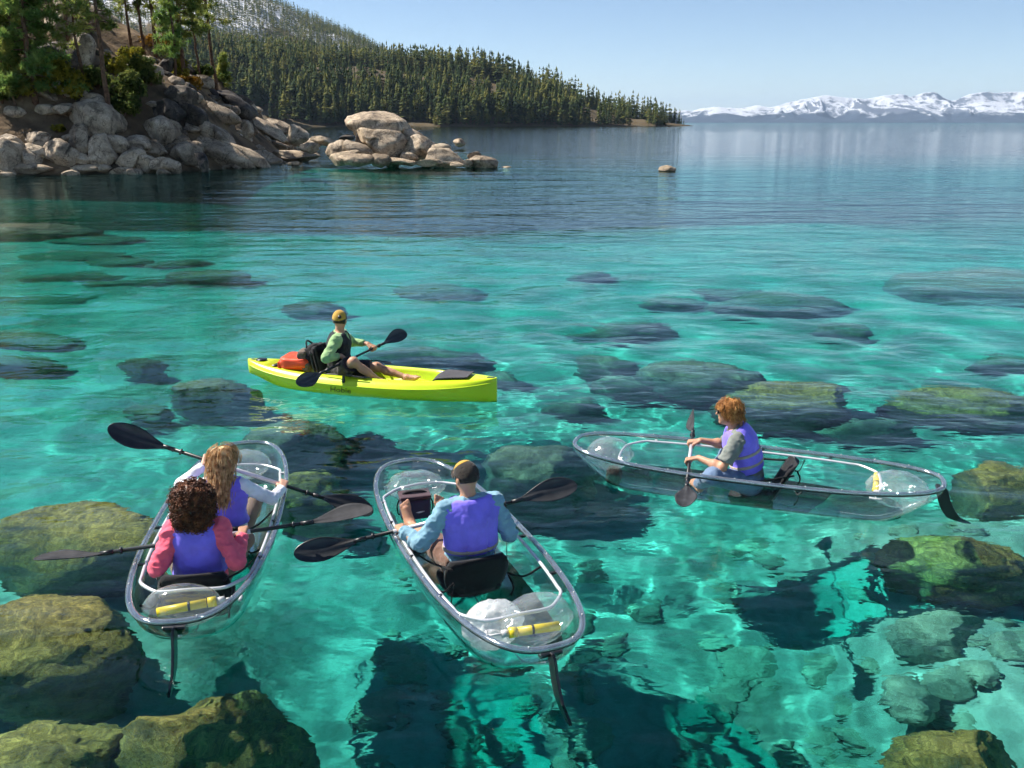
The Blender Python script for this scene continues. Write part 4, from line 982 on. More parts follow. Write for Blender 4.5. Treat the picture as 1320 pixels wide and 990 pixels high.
class Body:
    """joints of a seated person in kayak coordinates (x bow, y port, z up)"""
    def __init__(s, hip, lean, twist, head_yaw, head_pitch, sc_=1.0, fem=False, side_lean=0.0, slouch=.12):
        s.k = sc_; s.fem = fem; s.hip = np.array(hip, float)
        s.u = nrm((math.sin(lean), side_lean, math.cos(lean))); s.l0 = np.array([0, 1., 0])
        s.l = nrm(rot_z((0, 1, 0), twist)); s.l = nrm(s.l - s.u * (s.l @ s.u)); s.f = np.cross(s.l, s.u)
        k = sc_; s.mid = s.hip + s.u * .22 * k - s.f * .02; s.chest = s.hip + s.u * .385 * k; s.neck = s.hip + s.u * .50 * k + s.f * .012
        sw = (.165 if fem else .19) * k; s.sh = {+1: s.hip + s.u * .445 * k + s.l * sw, -1: s.hip + s.u * .445 * k - s.l * sw}; s.sw = sw
        s.hj = {e: s.hip + s.l0 * e * .09 * k for e in (1, -1)}
        s.hf = rot_z((math.cos(head_pitch), 0, math.sin(head_pitch)), head_yaw); s.hl = nrm(np.cross((0, 0, 1), s.hf)); s.hu = np.cross(s.hf, s.hl)
        s.hc = s.neck + nrm(s.u + .4 * s.f * slouch) * .085 * k + s.hu * .075 * k + s.hf * .022
        s.grip = {}; s.el = {}; s.wr = {}; s.kn = {}; s.an = {}; s.toe = {}
    def hold(s, e, P, axis, pole=None, wristdir=None):
        P = np.array(P, float); a = nrm(axis); back = nrm(wristdir if wristdir is not None else (s.sh[e] * .6 + s.hip * .4 - P)); back = nrm(back - a * (back @ a))
        e2 = -back; e1 = np.cross(a, e2)
        if e1[2] < 0: e1 = -e1
        w = P + e1 * .034 + back * .085; s.grip[e] = (P, a, e1, e2)
        pole = pole if pole is not None else np.array([-.5, e * .55, -.8]); k = s.k
        s.el[e], s.wr[e] = ik(s.sh[e], w, .285 * k, .255 * k, pole); return s
    def leg(s, e, ankle, toe_dir, pole=(0, 0, 1)):
        k = s.k; s.kn[e], s.an[e] = ik(s.hj[e], ankle, .43 * k, .42 * k, np.array(pole) + [0, e * .3, 0]); s.toe[e] = nrm(toe_dir); return s
    def bbox(s):
        P = np.array([s.hip, s.neck, s.hc + s.hu * .16, s.hc - s.hf * .16, s.hc + s.hf * .15] + list(s.sh.values()) + list(s.el.values()) + list(s.wr.values()) + [g[0] for g in s.grip.values()] + list(s.kn.values()) + list(s.an.values()) + [s.an[e] + s.toe[e] * .22 for e in s.an] + [s.hip - [0.12, 0, .12]])
        return P.min(0) - .14, P.max(0) + .14
    def torso(s, S, o=0.0, kk=.05, shoulders=True):
        k = s.k; w = 1.0 if not s.fem else .9
        S.cap(s.hip - s.u * .02, s.hip + s.u * .06, (.115 + o) * k, (.11 + o) * k, kk, lat=s.l0, ls=1.42)
        S.cap(s.hip + s.u * .05, s.mid, (.108 + o) * k, (.10 * w + o) * k, kk, lat=s.l0, ls=1.32 if not s.fem else 1.22)
        S.cap(s.mid, s.chest, (.102 * w + o) * k, (.112 * w + o) * k, kk, lat=s.l, ls=1.36)
        S.cap(s.chest, s.hip + s.u * .45 * k, (.11 * w + o) * k, (.075 + o) * k, kk, lat=s.l, ls=1.5)
        if s.fem:
            for e in (1, -1): S.ell(s.chest + s.f * .075 * k - s.u * .01 + s.l * e * .07 * k, np.array([.055, .06, .06]) * k + o, None, .04)
        if shoulders:
            for e in (1, -1): S.cap(s.neck - s.u * .045 * k + s.l * e * .03, s.sh[e] - s.u * .0, (.052 + o) * k, (.055 + o) * k, .04)
        return S
    def body_mesh(s, barefoot=True, vox=.0065):
        lo, hi = s.bbox(); S = SDF(lo, hi, vox); k = s.k; th = .9 if s.fem else 1.0
        s.torso(S)
        S.cap(s.neck - s.u * .03, s.hc - s.hu * .05 - s.hf * .02, .058 * k * th, .05 * k * th, .03)
        R = np.array([s.hf, s.hl, s.hu]); c = s.hc
        S.ell(c + s.hu * .018 * k - s.hf * .008 * k, np.array([.097, .076, .096]) * k, R, .02)
        S.ell(c - s.hu * .045 * k + s.hf * .022 * k, np.array([.068, .058, .075]) * k, R, .03)
        S.ell(c - s.hu * .098 * k + s.hf * .066 * k, np.array([.022, .026, .018]) * k, R, .02)      # chin
        S.cap(c + s.hu * .012 * k + s.hf * .088 * k, c - s.hu * .022 * k + s.hf * .108 * k, .008 * k, .013 * k, .012)     # nose
        S.cap(c - s.hu * .060 * k + s.hf * .083 * k - s.hl * .018 * k, c - s.hu * .060 * k + s.hf * .083 * k + s.hl * .018 * k, .008 * k, None, .008)  # lips
        for e in (1, -1):
            S.ell(c + s.hf * .094 * k + s.hl * e * .032 * k + s.hu * .006 * k, np.array([.014, .017, .012]) * k, R, .012, 'sub')
            S.cap(c + s.hf * .088 * k + s.hl * e * .014 * k + s.hu * .028 * k, c + s.hf * .078 * k + s.hl * e * .05 * k + s.hu * .028 * k, .009 * k, None, .012)
            S.ell(c + s.hl * e * .078 * k - s.hf * .012 * k - s.hu * .012 * k, np.array([.02, .010, .032]) * k, R, .008)
        for e in s.el:
            S.cap(s.sh[e], s.el[e], .052 * k * th, .040 * k * th, .03); S.cap(s.el[e], s.wr[e], .041 * k * th, .027 * k * th, .02)
            m = s.el[e] * .7 + s.wr[e] * .3; S.ell(m, np.array([.042, .042, .05]) * k * th, None, .03)
            P, a, e1, e2 = s.grip[e]; ain = -a if (a @ (s.hip - P)) < 0 else a
            pc = P + e1 * .030 - e2 * .008
            for q in (-.026, -.009, .009, .026):
                S.cap(s.wr[e] + a * q * .55, P + a * q + e1 * .027 + e2 * .022, .0135, .0115, .012)
                L = {-.026: .94, -.009: 1.0, .009: .97, .026: .86}[q if (a @ ain) > 0 else -q]
                b0 = P + a * q * 1.05 + e1 * .027 + e2 * .022
                S.poly([b0, P + a * q * 1.08 + e1 * .008 + e2 * .034 * L, P + a * q * 1.08 - e1 * .020 + e2 * .022 * L, P + a * q * 1.05 - e1 * .027 - e2 * .006], [.0105, .0098, .009, .0078], .004)
            S.poly([s.wr[e] + ain * .02, P + ain * .044 + e1 * .010 - e2 * .022, P + ain * .046 - e1 * .016 - e2 * .012, P + ain * .04 - e1 * .027 + e2 * .012], [.015, .0125, .0105, .009], .008)
        for e in s.kn:
            S.cap(s.hj[e], s.kn[e], .088 * k * (1.02 if s.fem else 1), .058 * k, .04)
            S.ell(s.kn[e], np.array([.056, .056, .056]) * k, None, .03)
            calf = s.kn[e] * .68 + s.an[e] * .32; bk = nrm(np.cross(s.an[e] - s.kn[e], np.cross(s.kn[e] - s.hj[e], s.an[e] - s.kn[e]) + 1e-6))
            S.cap(s.kn[e], s.an[e], .052 * k, .034 * k, .03); S.cap(calf - nrm(s.kn[e] - s.hj[e] * .5 - s.an[e] * .5) * .012, s.kn[e] * .45 + s.an[e] * .55, .050 * k, .040 * k, .03)
            t = s.toe[e]; sh_ = nrm(s.an[e] - s.kn[e]); sole = nrm(sh_ - t * (sh_ @ t)); lat = np.cross(t, sole)
            heel = s.an[e] + sole * .035 * k - t * .035 * k; ball = s.an[e] + sole * .045 * k + t * .125 * k
            S.cap(s.an[e], heel, .034 * k, .030 * k, .02); S.cap(heel, ball, .028 * k, .024 * k, .02, lat=lat, ls=1.3); S.cap(s.an[e] + t * .01, ball - sole * .008 * k, .034 * k, .024 * k, .03, lat=lat, ls=1.25)
            med = lat if (lat @ s.l0) * -e > 0 else -lat
            for q in range(5):
                ln = (.062, .058, .053, .047, .040)[q] * k; r_ = (.0125, .0095, .009, .0085, .008)[q] * k
                b0 = ball + med * (2 - q) * .0172 * k
                S.poly([b0, b0 + t * ln * .6 - sole * .004, b0 + t * ln + sole * .003], [r_ * 1.25, r_, r_ * .95], .006)
        return S.mesh('person')
    def shirt(s, o=.012, sleeve=.93, vox=.008, wr=(.006, (9, 9, 14), 5), low=.02):
        lo, hi = s.bbox(); S = SDF(lo, hi, vox); s.torso(S, o); k = s.k
        S.cap(s.neck - s.u * .03, s.neck + s.u * .03 + s.f * .012, (.06 + o) * k, (.062 + o * .6) * k, .03, flat=True)
        S.cut(s.hip + s.u * low, -s.u); S.cut(s.neck + s.u * .022, s.u + .35 * s.f)
        for e in (1,): S.cap(s.neck, s.neck + s.u * .1, .052 * k, .055 * k, .006, 'sub')
        for e in s.el:
            if sleeve <= 0: continue
            if sleeve < .5: S.cap(s.sh[e], s.sh[e] + (s.el[e] - s.sh[e]) * sleeve * 2, (.056 + o) * k, (.062 + o) * k, .03, flat=True)
            else:
                S.cap(s.sh[e], s.el[e], (.053 + o) * k, (.043 + o) * k, .03); S.cap(s.el[e], s.el[e] + (s.wr[e] - s.el[e]) * sleeve, (.043 + o) * k, (.031 + o * .8) * k, .02, flat=True)
        return S.mesh('shirt', wr)
    def vest(s, o=.036, low=.10, vox=.0065, hole=.07):
        lo, hi = s.bbox(); S = SDF(lo, hi, vox); k = s.k; s.torso(S, o, shoulders=False)
        for e in (1, -1): S.cap(s.neck - s.u * .04 * k + s.l * e * .04, s.neck * .08 + s.sh[e] * .92 - s.u * .02, (.052 + o * .6) * k, (.052 + o * .6) * k, .04)
        S.cut(s.hip + s.u * low, -s.u); S.cut(s.neck + s.u * .016 * k, s.u + .12 * s.f)
        for e in (1, -1):
            out = s.l * e
            S.cap(s.sh[e] + out * .085 * k + s.f * .03, s.sh[e] + out * .065 - s.u * .10 * k + s.f * .035, hole * k, (hole - .012) * k, .02, 'sub'); S.cap(s.sh[e] + out * .08, s.sh[e] + out * .2, hole * k, hole * k, .02, 'sub')
        S.cap(s.neck - s.u * .01, s.neck + s.u * .2 + s.f * .05, .072 * k, .085 * k, .02, 'sub'); S.cap(s.neck + s.f * .05 - s.u * .02, s.neck + s.f * .16 - s.u * .02, .05 * k, .06 * k, .02, 'sub')
        S.cap(s.chest + s.f * .05 - s.u * .25, s.neck + s.f * .2, .006, .008, .01, 'sub')
        for e in (1, -1):
            S.poly([s.neck - s.f * (.125 + o) * k + s.l * e * .075 - s.u * .07, s.chest - s.f * (.118 + o) * k + s.l * e * .085 - s.u * .03, s.mid - s.f * (.104 + o) * k + s.l * e * .08, s.hip + s.u * .1 - s.f * (.1 + o) * k + s.l * e * .078], .010, .006, 'sub')
        return S.mesh('life_vest', (.0045, (9, 9, 7), 3))
    def strap(s, h, o=.043, half=.014):
        lo, hi = s.bbox(); S = SDF(lo, hi, .006); s.torso(S, o, shoulders=False); c = s.hip + s.u * h; S.cut(c + s.u * half, s.u); S.cut(c - s.u * half, -s.u); return S.mesh('strap')
    def pants(s, frac=1.0, o=.014, vox=.008, wr=(.006, (10, 10, 10), 8), waist=.07, loose=1.0):
        lo, hi = s.bbox(); S = SDF(lo, hi, vox); k = s.k
        S.cap(s.hip - s.u * .02, s.hip + s.u * .06, (.115 + o) * k, (.11 + o) * k, .05, lat=s.l0, ls=1.42)
        S.cut(s.hip + s.u * waist, s.u)
        for e in s.kn:
            t = min(1, frac / .5); S.cap(s.hj[e], s.hj[e] + (s.kn[e] - s.hj[e]) * t, (.09 + o) * k, ((.09 + (.06 - .09) * t) * loose + o) * k, .04, flat=frac <= .5)
            if frac > .5: S.ell(s.kn[e], np.full(3, (.057 + o) * k), None, .03); S.cap(s.kn[e], s.kn[e] + (s.an[e] - s.kn[e]) * (frac - .5) * 2, (.056 + o) * k, (.042 * loose + o) * k, .03, flat=True)
        return S.mesh('trousers', wr)
    def head_shell(s, o, vox=.006, extra=None):
        c = s.hc; k = s.k; S = SDF(c - .24, c + .24, vox); R = np.array([s.hf, s.hl, s.hu])
        S.ell(c + s.hu * .018 * k - s.hf * .008 * k, np.array([.097, .076, .096]) * k + o, R, .02); return S, c, R

def strands(B, n, seed, cover, length, spread=.25, r=.0035, wave=.004, out=.012, part=True):
    """locks of hair that leave the crown and fall over the head"""
    q = np.random.default_rng(seed); mb = MB(); k = B.k
    for i in range(n):
        a = q.uniform(-math.pi, math.pi); el = q.uniform(.05, 1.35)
        d0 = np.array([math.cos(a) * math.cos(el), math.sin(a) * math.cos(el), math.sin(el)])
        if not cover(a, el): continue
        L = length(a) * q.uniform(.8, 1.12); pts = []; az = a; e_ = el; drop = 0.0; m = 9; rr = q.uniform(-.3, 1) * out
        for t in range(m):
            d = np.array([math.cos(az) * math.cos(e_), math.sin(az) * math.cos(e_), math.sin(e_)])
            rad = np.array([.097, .076, .096]) * k + .010 + rr
            p = B.hc + B.hu * .018 * k - B.hf * .008 * k + (B.hf * d[0] * rad[0] + B.hl * d[1] * rad[1] + B.hu * d[2] * rad[2]) - B.hu * drop - B.f * drop * .42
            p = p + wave * np.array([math.sin(t * 1.7 + i), math.cos(t * 1.3 + i * 2), 0]); pts.append(p); st = L / (m - 1)
            if e_ > -.15: e_ -= st / .095
            else: drop += st
            az += q.normal(0, spread * .12)
        mb.tube(pts, np.array([.6, 1, 1.1, 1.1, 1.1, 1, .9, .7, .3]) * r, 4, caps=False)
    return mb

def put(person_obj, name, me, mat): return link(name, me, M[mat], person_obj)

# ------------------------------------------------------------------ clear kayaks
M['clear_hull'] = clear_plastic('clear_polycarbonate', (.97, .985, .985), .05, .03, haze=.016)
M['rim'] = clear_plastic('clear_edge_tubing', (.60, .66, .71), .18, .08, haze=.24, gain=1.3, haze_col=(.62, .67, .74))
M['bag_clear'] = clear_plastic('clear_vinyl', (.93, .95, .95), .08, .08, haze=.15, haze_col=(.8, .83, .85))
M['bag_white'] = clear_plastic('milky_plastic', (.85, .87, .88), .08, .16, haze=.9, haze_col=(.88, .89, .90))
M['alu'] = simple('white_aluminium', [(.72, .73, .76)], rough=.3, metallic=.35, coat=.3)
M['paddle_black'] = simple('black_nylon', [(.3, (.012, .013, .015)), (.7, (.028, .03, .033))], scale=12, rough=.38, bump=.001, bscale=50, coat=.1)
M['paddle_grey'] = simple('smoky_grey_nylon', [(.3, (.025, .026, .029)), (.7, (.055, .055, .06))], scale=10, rough=.62, spec=.12)
M['carbon'] = simple('black_shaft', [(.015, .015, .017)], rough=.4); M['grip_white'] = simple('silver_shaft', [(.62, .60, .64)], rough=.32, metallic=.25, coat=.2)
M['pump_yellow'] = simple('yellow_plastic', [(.82, .62, .02)], rough=.35, coat=.2); M['pump_grey'] = simple('grey_plastic', [(.5, .51, .52)], rough=.4)

def clear_kayak(b, label):
    K = tag(empty('clear_kayak', (b[0], b[1], 0), b[2]), label, 'kayak', 'clear kayaks on the shallow bay')
    xs = np.cos(np.linspace(0, np.pi, 90)) * KL / 2 * .996; ph = np.sin(np.linspace(-1, 1, 37) * np.pi / 2) * np.pi / 2; rings = []
    for x in xs:
        o = [(x, math.copysign(k_section(x, abs(p))[0], p), k_section(x, abs(p))[1] + (k_rim_z(x) - KRIM) * abs(p) / (np.pi / 2)) for p in ph]
        i = [(x * .997, math.copysign(max(k_section(x, abs(p))[0] - .005, .0005), p), k_section(x, abs(p))[1] + .005 * math.cos(p) + (k_rim_z(x) - KRIM) * abs(p) / (np.pi / 2)) for p in ph[::-1]]
        rings.append(np.array(o + i))
    MB().loft(rings).build('hull', M['clear_hull'], K)
    t = np.linspace(0, 2 * np.pi, 140, endpoint=False); xr = np.cos(t) * KL / 2; yr = np.sign(np.sin(t)) * k_half(xr)
    loop = np.stack([xr, yr, k_rim_z(xr)], 1)
    # even spacing round the rim
    seg = np.r_[0, np.cumsum(np.linalg.norm(np.diff(np.r_[loop, loop[:1]], axis=0), axis=1))]; u = np.linspace(0, seg[-1], 150, endpoint=False)
    loop = np.stack([np.interp(u, seg, np.r_[loop[:, i], loop[:1, i]]) for i in range(3)], 1)
    rim = MB().tube(loop, .016, 10, closed=True, up=(0, 0, 1), sx=1.35).build('gunwale', M['rim'], K)
    MB().tube(loop * [1.002, 1.012, 1] - [0, 0, .018], .0085, 6, closed=True, up=(0, 0, 1)).build('edge_strip', M['black_plastic'], rim)
    for q in range(0, 150, 6):
        p_ = loop[q]; MB().tube([p_ + [0, 0, .012], p_ + [0, 0, .021]], .0055, 6).build('rim_bolt', M['pump_grey'], rim)
    kx = np.linspace(-1.5, 1.5, 50); MB().tube(np.stack([kx, 0 * kx, k_keel(kx) + .008], 1), .005, 6).build('keel_seam', M['rim'], K)
    fx = np.linspace(-.95, 1.0, 24); side = np.stack([fx, k_half(fx) - .055, np.full(24, .235)], 1)
    fr = np.concatenate([side, [(1.10, .24, .235), (1.14, .17, .235), (1.15, 0, .245), (1.14, -.17, .235), (1.10, -.24, .235)], (side * [1, -1, 1])[::-1], [(-1.05, -.27, .235), (-1.10, -.19, .235), (-1.11, 0, .245), (-1.10, .19, .235), (-1.05, .27, .235)]])
    fr = catmull(fr, 3, closed=True); frame = MB().tube(fr, .0125, 8, closed=True, up=(0, 0, 1)).build('frame', M['alu'], K)
    for x in (-.7, -.1, .5, .9):
        for e in (1, -1): MB().box((x, e * (k_half(x) - .032), .242), (.022, .045, .016)).build('frame_clip', M['black_plastic'] if x < .6 else M['pump_grey'], frame, smooth=False)
    # rudder on its stern bracket
    br_ = MB().box((-1.565, 0, .238), (.04, .15, .03)).build('rudder_bracket', M['black_plastic'], K, False, .01)
    prof = catmull([(-1.645, .245), (-1.725, .25), (-1.765, .13), (-1.83, .0), (-1.93, -.12), (-1.945, -.165), (-1.87, -.15), (-1.76, -.06), (-1.68, .08)], 5, closed=True)
    prof = prof * [1, .85] + [.095, .03]
    v = [(x, .009, z) for x, z in prof] + [(x, -.009, z) for x, z in prof]; n = len(prof)
    fin = MB(); fin.add(v, [list(range(n))[::-1], list(range(n, 2 * n))] + [[k, (k + 1) % n, n + (k + 1) % n, n + k] for k in range(n)])
    fin.build('rudder', M['black_plastic'], br_, False, .004)
    return K
def float_bag(K, c, r, seed, mat='bag_clear', rot=0.0, crumple=.03, name='float_bag'):
    v, f = ico(5); p = v.copy(); p[:, 2] = np.sign(p[:, 2]) * np.abs(p[:, 2]) ** 1.15
    cr = 1 - 2 * np.abs(fbm(v * (3.2 if crumple < .05 else 2.3) + seed, 3, seed)); edge = np.exp(-(p[:, 2] / .12) ** 2)
    p = p * (1 + crumple * cr + .04 * edge)[:, None] * np.array(r)
    o = link(name, raw_mesh(name, p, f), M[mat], K); o.location = c; o.rotation_euler = (0, 0, rot); return o
def kayak_seat(K, x, w=.42, back_x=-.30, tilt=-.18, top=.36, strap_x=.0):
    seat = MB().loft([[(x + a, y * wd, z) for y in np.linspace(-1, 1, 9) for z in ((-.055 + .02 * y * y),)] + [(x + a, y * wd, -.02 + .025 * y * y) for y in np.linspace(1, -1, 9)] for a, wd in ((-.18, .17), (-.15, .2), (0, .21), (.15, .2), (.2, .17))]).build('seat', M['black_cloth'], K)
    rings = []
    for q in np.linspace(0, 1, 9):
        z = -.02 + q * (top + .02); bx_ = x - .20 + math.sin(tilt) * (z - 0); wd = w / 2 * (.86 + .28 * math.sin(q * 2.6)) * (1 if q < .95 else .93)
        ys = np.linspace(-1, 1, 13)
        rings.append([(bx_ + .055 * (y * y) * 1.1 + .016, y * wd, z - .02 * y * y) for y in ys] + [(bx_ + .055 * (y * y) * 1.1 - .016, y * wd, z - .02 * y * y) for y in ys[::-1]])
    MB().loft(rings).build('backrest', M['black_cloth'], seat)
    for e in (1, -1):
        a = np.array([x - .20 + math.sin(tilt) * .3, e * w * .48, top * .82]); kx = x + .28; e_ = np.array([kx, e * (k_half(kx) - .05), .225])
        MB().tube(catmull([a, (a + e_) / 2 - [0, 0, .035], e_], 6), .010, 6, sx=.35).build('strap', M['black_cloth'], seat)
        kx = x - .42; e_ = np.array([kx, e * (k_half(kx) - .06), .215]); a2 = a - [.0, 0, .10]
        MB().tube(catmull([a2, (a2 + e_) / 2 - [0, 0, .05], e_], 6), .008, 6, sx=.4).build('strap', M['black_cloth'], seat)
        MB().tube(catmull([a2 - [.02, 0, .0], a2 - [.05, -e * .03, .09], a2 - [.02, -e * .02, .17]], 5), .009, 6, sx=.35).build('loose_strap', M['black_cloth'], seat)
    return seat
def pump(b, a, c, label, group='bilge pumps'):
    a = np.array(a, float); c = np.array(c, float); d = c - a; L = np.linalg.norm(d); u = d / L
    w = to_world2([a[:2]], b)[0]; P = tag(empty('bilge_pump', (w[0], w[1], a[2]), b[2]), label, 'pump', group); z = np.zeros(3)
    MB().tube([u * L * .0, u * L * .58], .029, 14).build('barrel', M['pump_yellow'], P)
    MB().tube([u * L * .595, u * L * .70], .033, 14).build('collar', M['pump_yellow'], P)
    MB().tube([u * L * .705, u * L * .80], .023, 12).build('spout', M['pump_grey'], P)
    s_ = np.cross(u, (0, 0, 1)); MB().tube([u * L * .76, u * L * .98], .008, 8).build('rod', M['pump_grey'], P)
    MB().tube(catmull([u * L * .98 - s_ * .05, u * L + s_ * 0, u * L * .98 + s_ * .05], 5), .011, 8).build('handle', M['pump_grey'], P)
    MB().tube([u * L * .36, u * L * .39], .0315, 14).build('band', M['black_plastic'], P)
    return P

# ------------------------------------------------------------------ paddles
def blade_mesh(L=.48, w=.095, side=1):
    nu, nv = 30, 13; T = np.sin(np.linspace(0, 1, nu) * np.pi / 2); V = [[], []]
    for t in T:
        h = w * math.sqrt(max(0, 1 - ((t - .60) / .40) ** 2)) if t > .6 else .014 + (w - .014) * float(sstep(.02, .62, t)) ** .8
        h = max(h, .003)
        for j in range(nv):
            s_ = j / (nv - 1) * 2 - 1; y = s_ * h + .010 * side * math.sin(np.pi * t); cup = .028 * (s_ * h / w) ** 2 + .035 * t * t - .0
            ridge = .010 * math.exp(-(s_ * h / .012) ** 2) * (1 - t) ** .6; th = .0035 * (1 - .5 * abs(s_))
            V[0].append((t * L, y, cup + th + ridge)); V[1].append((t * L, y, cup - th - ridge))
    v = V[0] + V[1]; o = nu * nv; F = []
    for i in range(nu - 1):
        for j in range(nv - 1):
            a = i * nv + j; F.append([a, a + nv, a + nv + 1, a + 1]); F.append([o + a, o + a + 1, o + a + nv + 1, o + a + nv])
        for j in (0, nv - 1):
            a = i * nv + j; q = [a, a + nv, o + a + nv, o + a]; F.append(q if j else q[::-1])
    for i in (0, nu - 1): F += [[i * nv + j, i * nv + j + 1, o + i * nv + j + 1, o + i * nv + j] if i else [i * nv + j + 1, i * nv + j, o + i * nv + j, o + i * nv + j + 1] for j in range(nv - 1)]
    return np.array(v), F
def paddle(b, p1, p2, n1, n2, label, bm='paddle_black', white=(.32, .68), zoff=0.0, white_to=None):
    """p1, p2: blade tips in kayak coordinates; n1, n2: the way each blade's power face looks"""
    p1 = np.array(p1, float); p2 = np.array(p2, float); m = (p1 + p2) / 2; w = to_world2([m[:2]], b)[0]
    P = tag(empty('paddle', (w[0], w[1], m[2]), b[2]), label, 'paddle', 'double bladed paddles'); a = (p2 - p1) / 2; u = nrm(a); H = np.linalg.norm(a); BL = .48
    MB().tube([-u * (H - BL + .03), u * (H - BL + .03)], .0145, 12).build('shaft', M['carbon'], P)
    t0, t1 = (white[0] * 2 - 1) * H, (white[1] * 2 - 1) * H
    MB().tube([u * t0, u * t1], .0165, 12).build('grip_section', M['grip_white'], P)
    for s_ in (-1, 1):
        MB().tube([u * s_ * (H - BL - .10), u * s_ * (H - BL - .085)], .026, 12).build('drip_ring', M['paddle_black'], P)
        MB().tube([u * s_ * (H - BL - .04), u * s_ * (H - BL + .05)], [.019, .016], 12).build('ferrule', M['carbon'], P)
        n = np.array(n1 if s_ < 0 else n2, float); d = u * s_; n = nrm(n - d * (n @ d)); y = np.cross(n, d)
        v, F = blade_mesh(BL, .090); q = MB(); q.add(d * (H - BL) + v @ np.array([d, y, n]), F); q.build('blade', M[bm], P)
    return P
def person_obj(b, body, mat, label, group=None):
    me = body.body_mesh(); o = link('person', me, M[mat]); o.location = (b[0], b[1], 0); o.rotation_euler = (0, 0, b[2]); o.cycles.is_caustics_receiver = True
    return tag(o, label, 'person', group)
def shades(B, o):
    c, k = B.hc, B.k; q = MB()
    for e in (1, -1):
        ce = c + B.hf * .098 * k + B.hl * e * .033 * k + B.hu * .008 * k
        ring = [[ce + B.hl * math.cos(a) * .027 * s_ + B.hu * math.sin(a) * .020 * s_ - B.hf * (.35 * abs((math.cos(a) * .027 * s_) * 1)) + B.hf * z for a in np.arange(14) * 6.283 / 14] for s_, z in ((.3, .006), (1, .003), (1, -.003), (.3, -.002))]
        q.loft(ring)
        q.tube([c + B.hf * .086 * k + B.hl * e * .062 * k + B.hu * .012, c + B.hf * .03 * k + B.hl * e * .078 * k + B.hu * .012, c - B.hf * .012 * k + B.hl * e * .08 * k + B.hu * .006], .0035, 5)
    q.tube([c + B.hf * .1 * k - B.hl * .01 + B.hu * .012, c + B.hf * .1 * k + B.hl * .01 + B.hu * .012], .003, 5)
    q.build('sunglasses', M['lens'], o)
def eyes(B, o):
    for e in (1, -1):
        v, f = ico(2); link('eye', raw_mesh('eye', B.hc + B.hf * .082 * B.k + B.hl * e * .032 * B.k + B.hu * .006 * B.k + v * .0125, f), M['eye'], o)
def cap_hat(B, o, gold, brim_dir=1, mat='cap_dark'):
    S, c, R = B.head_shell(.012); tilt = nrm(B.hu - .25 * B.hf * brim_dir); S.cut(c + B.hu * .022, -tilt)
    S.ell(c + B.hu * .018 * B.k - B.hf * .008 * B.k, np.array([.097, .076, .096]) * B.k + .004, R, .004, 'sub'); h = put(o, 'cap', S.mesh('cap'), mat)
    S, c, R = B.head_shell(.0145); S.cut(c + B.hu * .03, -tilt); S.ell(c + B.hu * .018 * B.k - B.hf * .008 * B.k, np.array([.097, .076, .096]) * B.k + .005, R, .004, 'sub')
    g = nrm(gold[0] * B.hf + gold[1] * B.hl + gold[2] * B.hu); S.cut(c + g * gold[3], -g); put(h, 'cap_panel', S.mesh('cap_panel'), 'cap_gold')
    fd = B.hf * brim_dir; V = []; n = 15
    for th in (.004, -.004):
        for r_ in (0, .5, 1):
            for a in np.linspace(-1.15, 1.15, n):
                d = fd * math.cos(a) + B.hl * math.sin(a); base = fd * .088 * math.cos(a) + B.hl * .080 * math.sin(a)
                V.append(c + B.hu * (.030 + th) - B.hf * .008 + base + fd * r_ * .075 * math.cos(a) - B.hu * (.012 * r_ + .03 * r_ * math.sin(a) ** 2))
    F = []
    for s_ in (0, 1):
        for i in range(2):
            for j in range(n - 1): a = s_ * 3 * n + i * n + j; q = [a, a + 1, a + n + 1, a + n]; F.append(q if s_ else q[::-1])
    for j in range(n - 1): a = 2 * n + j; F.append([a, a + 1, 3 * n + a + 1, 3 * n + a])
    q = MB(); q.add(V, F); q.build('cap_brim', M[mat], h)
    return h, g

kA, kB, kC = CLEAR
KA = clear_kayak(kA, 'clear tandem kayak carrying the two women')
KB = clear_kayak(kB, 'clear kayak carrying the man in a cap and blue shirt')
KC = clear_kayak(kC, 'clear kayak carrying the red haired man in a grey shirt')
kayak_seat(KA, -.06, .40, top=.30); kayak_seat(KA, -.80, .42, top=.32); kayak_seat(KB, -.12, .42, top=.27); kayak_seat(KC, -.06, .40, top=.33, tilt=-.5)
float_bag(KA, (-1.20, .03, .185), (.15, .255, .14), 1, rot=-.10, crumple=.008); float_bag(KA, (1.27, 0, .20), (.22, .23, .13), 2, crumple=.02)
float_bag(KB, (-1.13, -.10, .20), (.18, .24, .15), 3, rot=.25, crumple=.06); float_bag(KB, (1.27, 0, .18), (.23, .25, .12), 4, crumple=.07)
float_bag(KC, (-1.25, 0, .19), (.24, .25, .14), 5, crumple=.08); float_bag(KC, (1.27, 0, .20), (.22, .22, .15), 6, crumple=.015)
pb = float_bag(None, (0, 0, 0), (.16, .20, .15), 7, 'bag_white', crumple=.09, name='plastic_bag'); w = to_world2([(-.98, .14)], kB)[0]; pb.location = (w[0], w[1], .13); pb.rotation_euler = (0, .2, kB[2] + .3)
tag(pb, 'crumpled milky plastic bag in the stern of the capped man\'s kayak', 'bag')
pump(kA, (-1.30, .17, .20), (-1.20, -.34, .22), 'yellow bilge pump strapped in the stern of the tandem kayak')
pump(kB, (-1.26, -.20, .20), (-1.20, .26, .20), 'yellow bilge pump beside the crumpled plastic bag')
pump(kC, (-1.09, -.20, .22), (-1.07, .22, .16), 'yellow bilge pump in the stern of the red haired man\'s kayak')
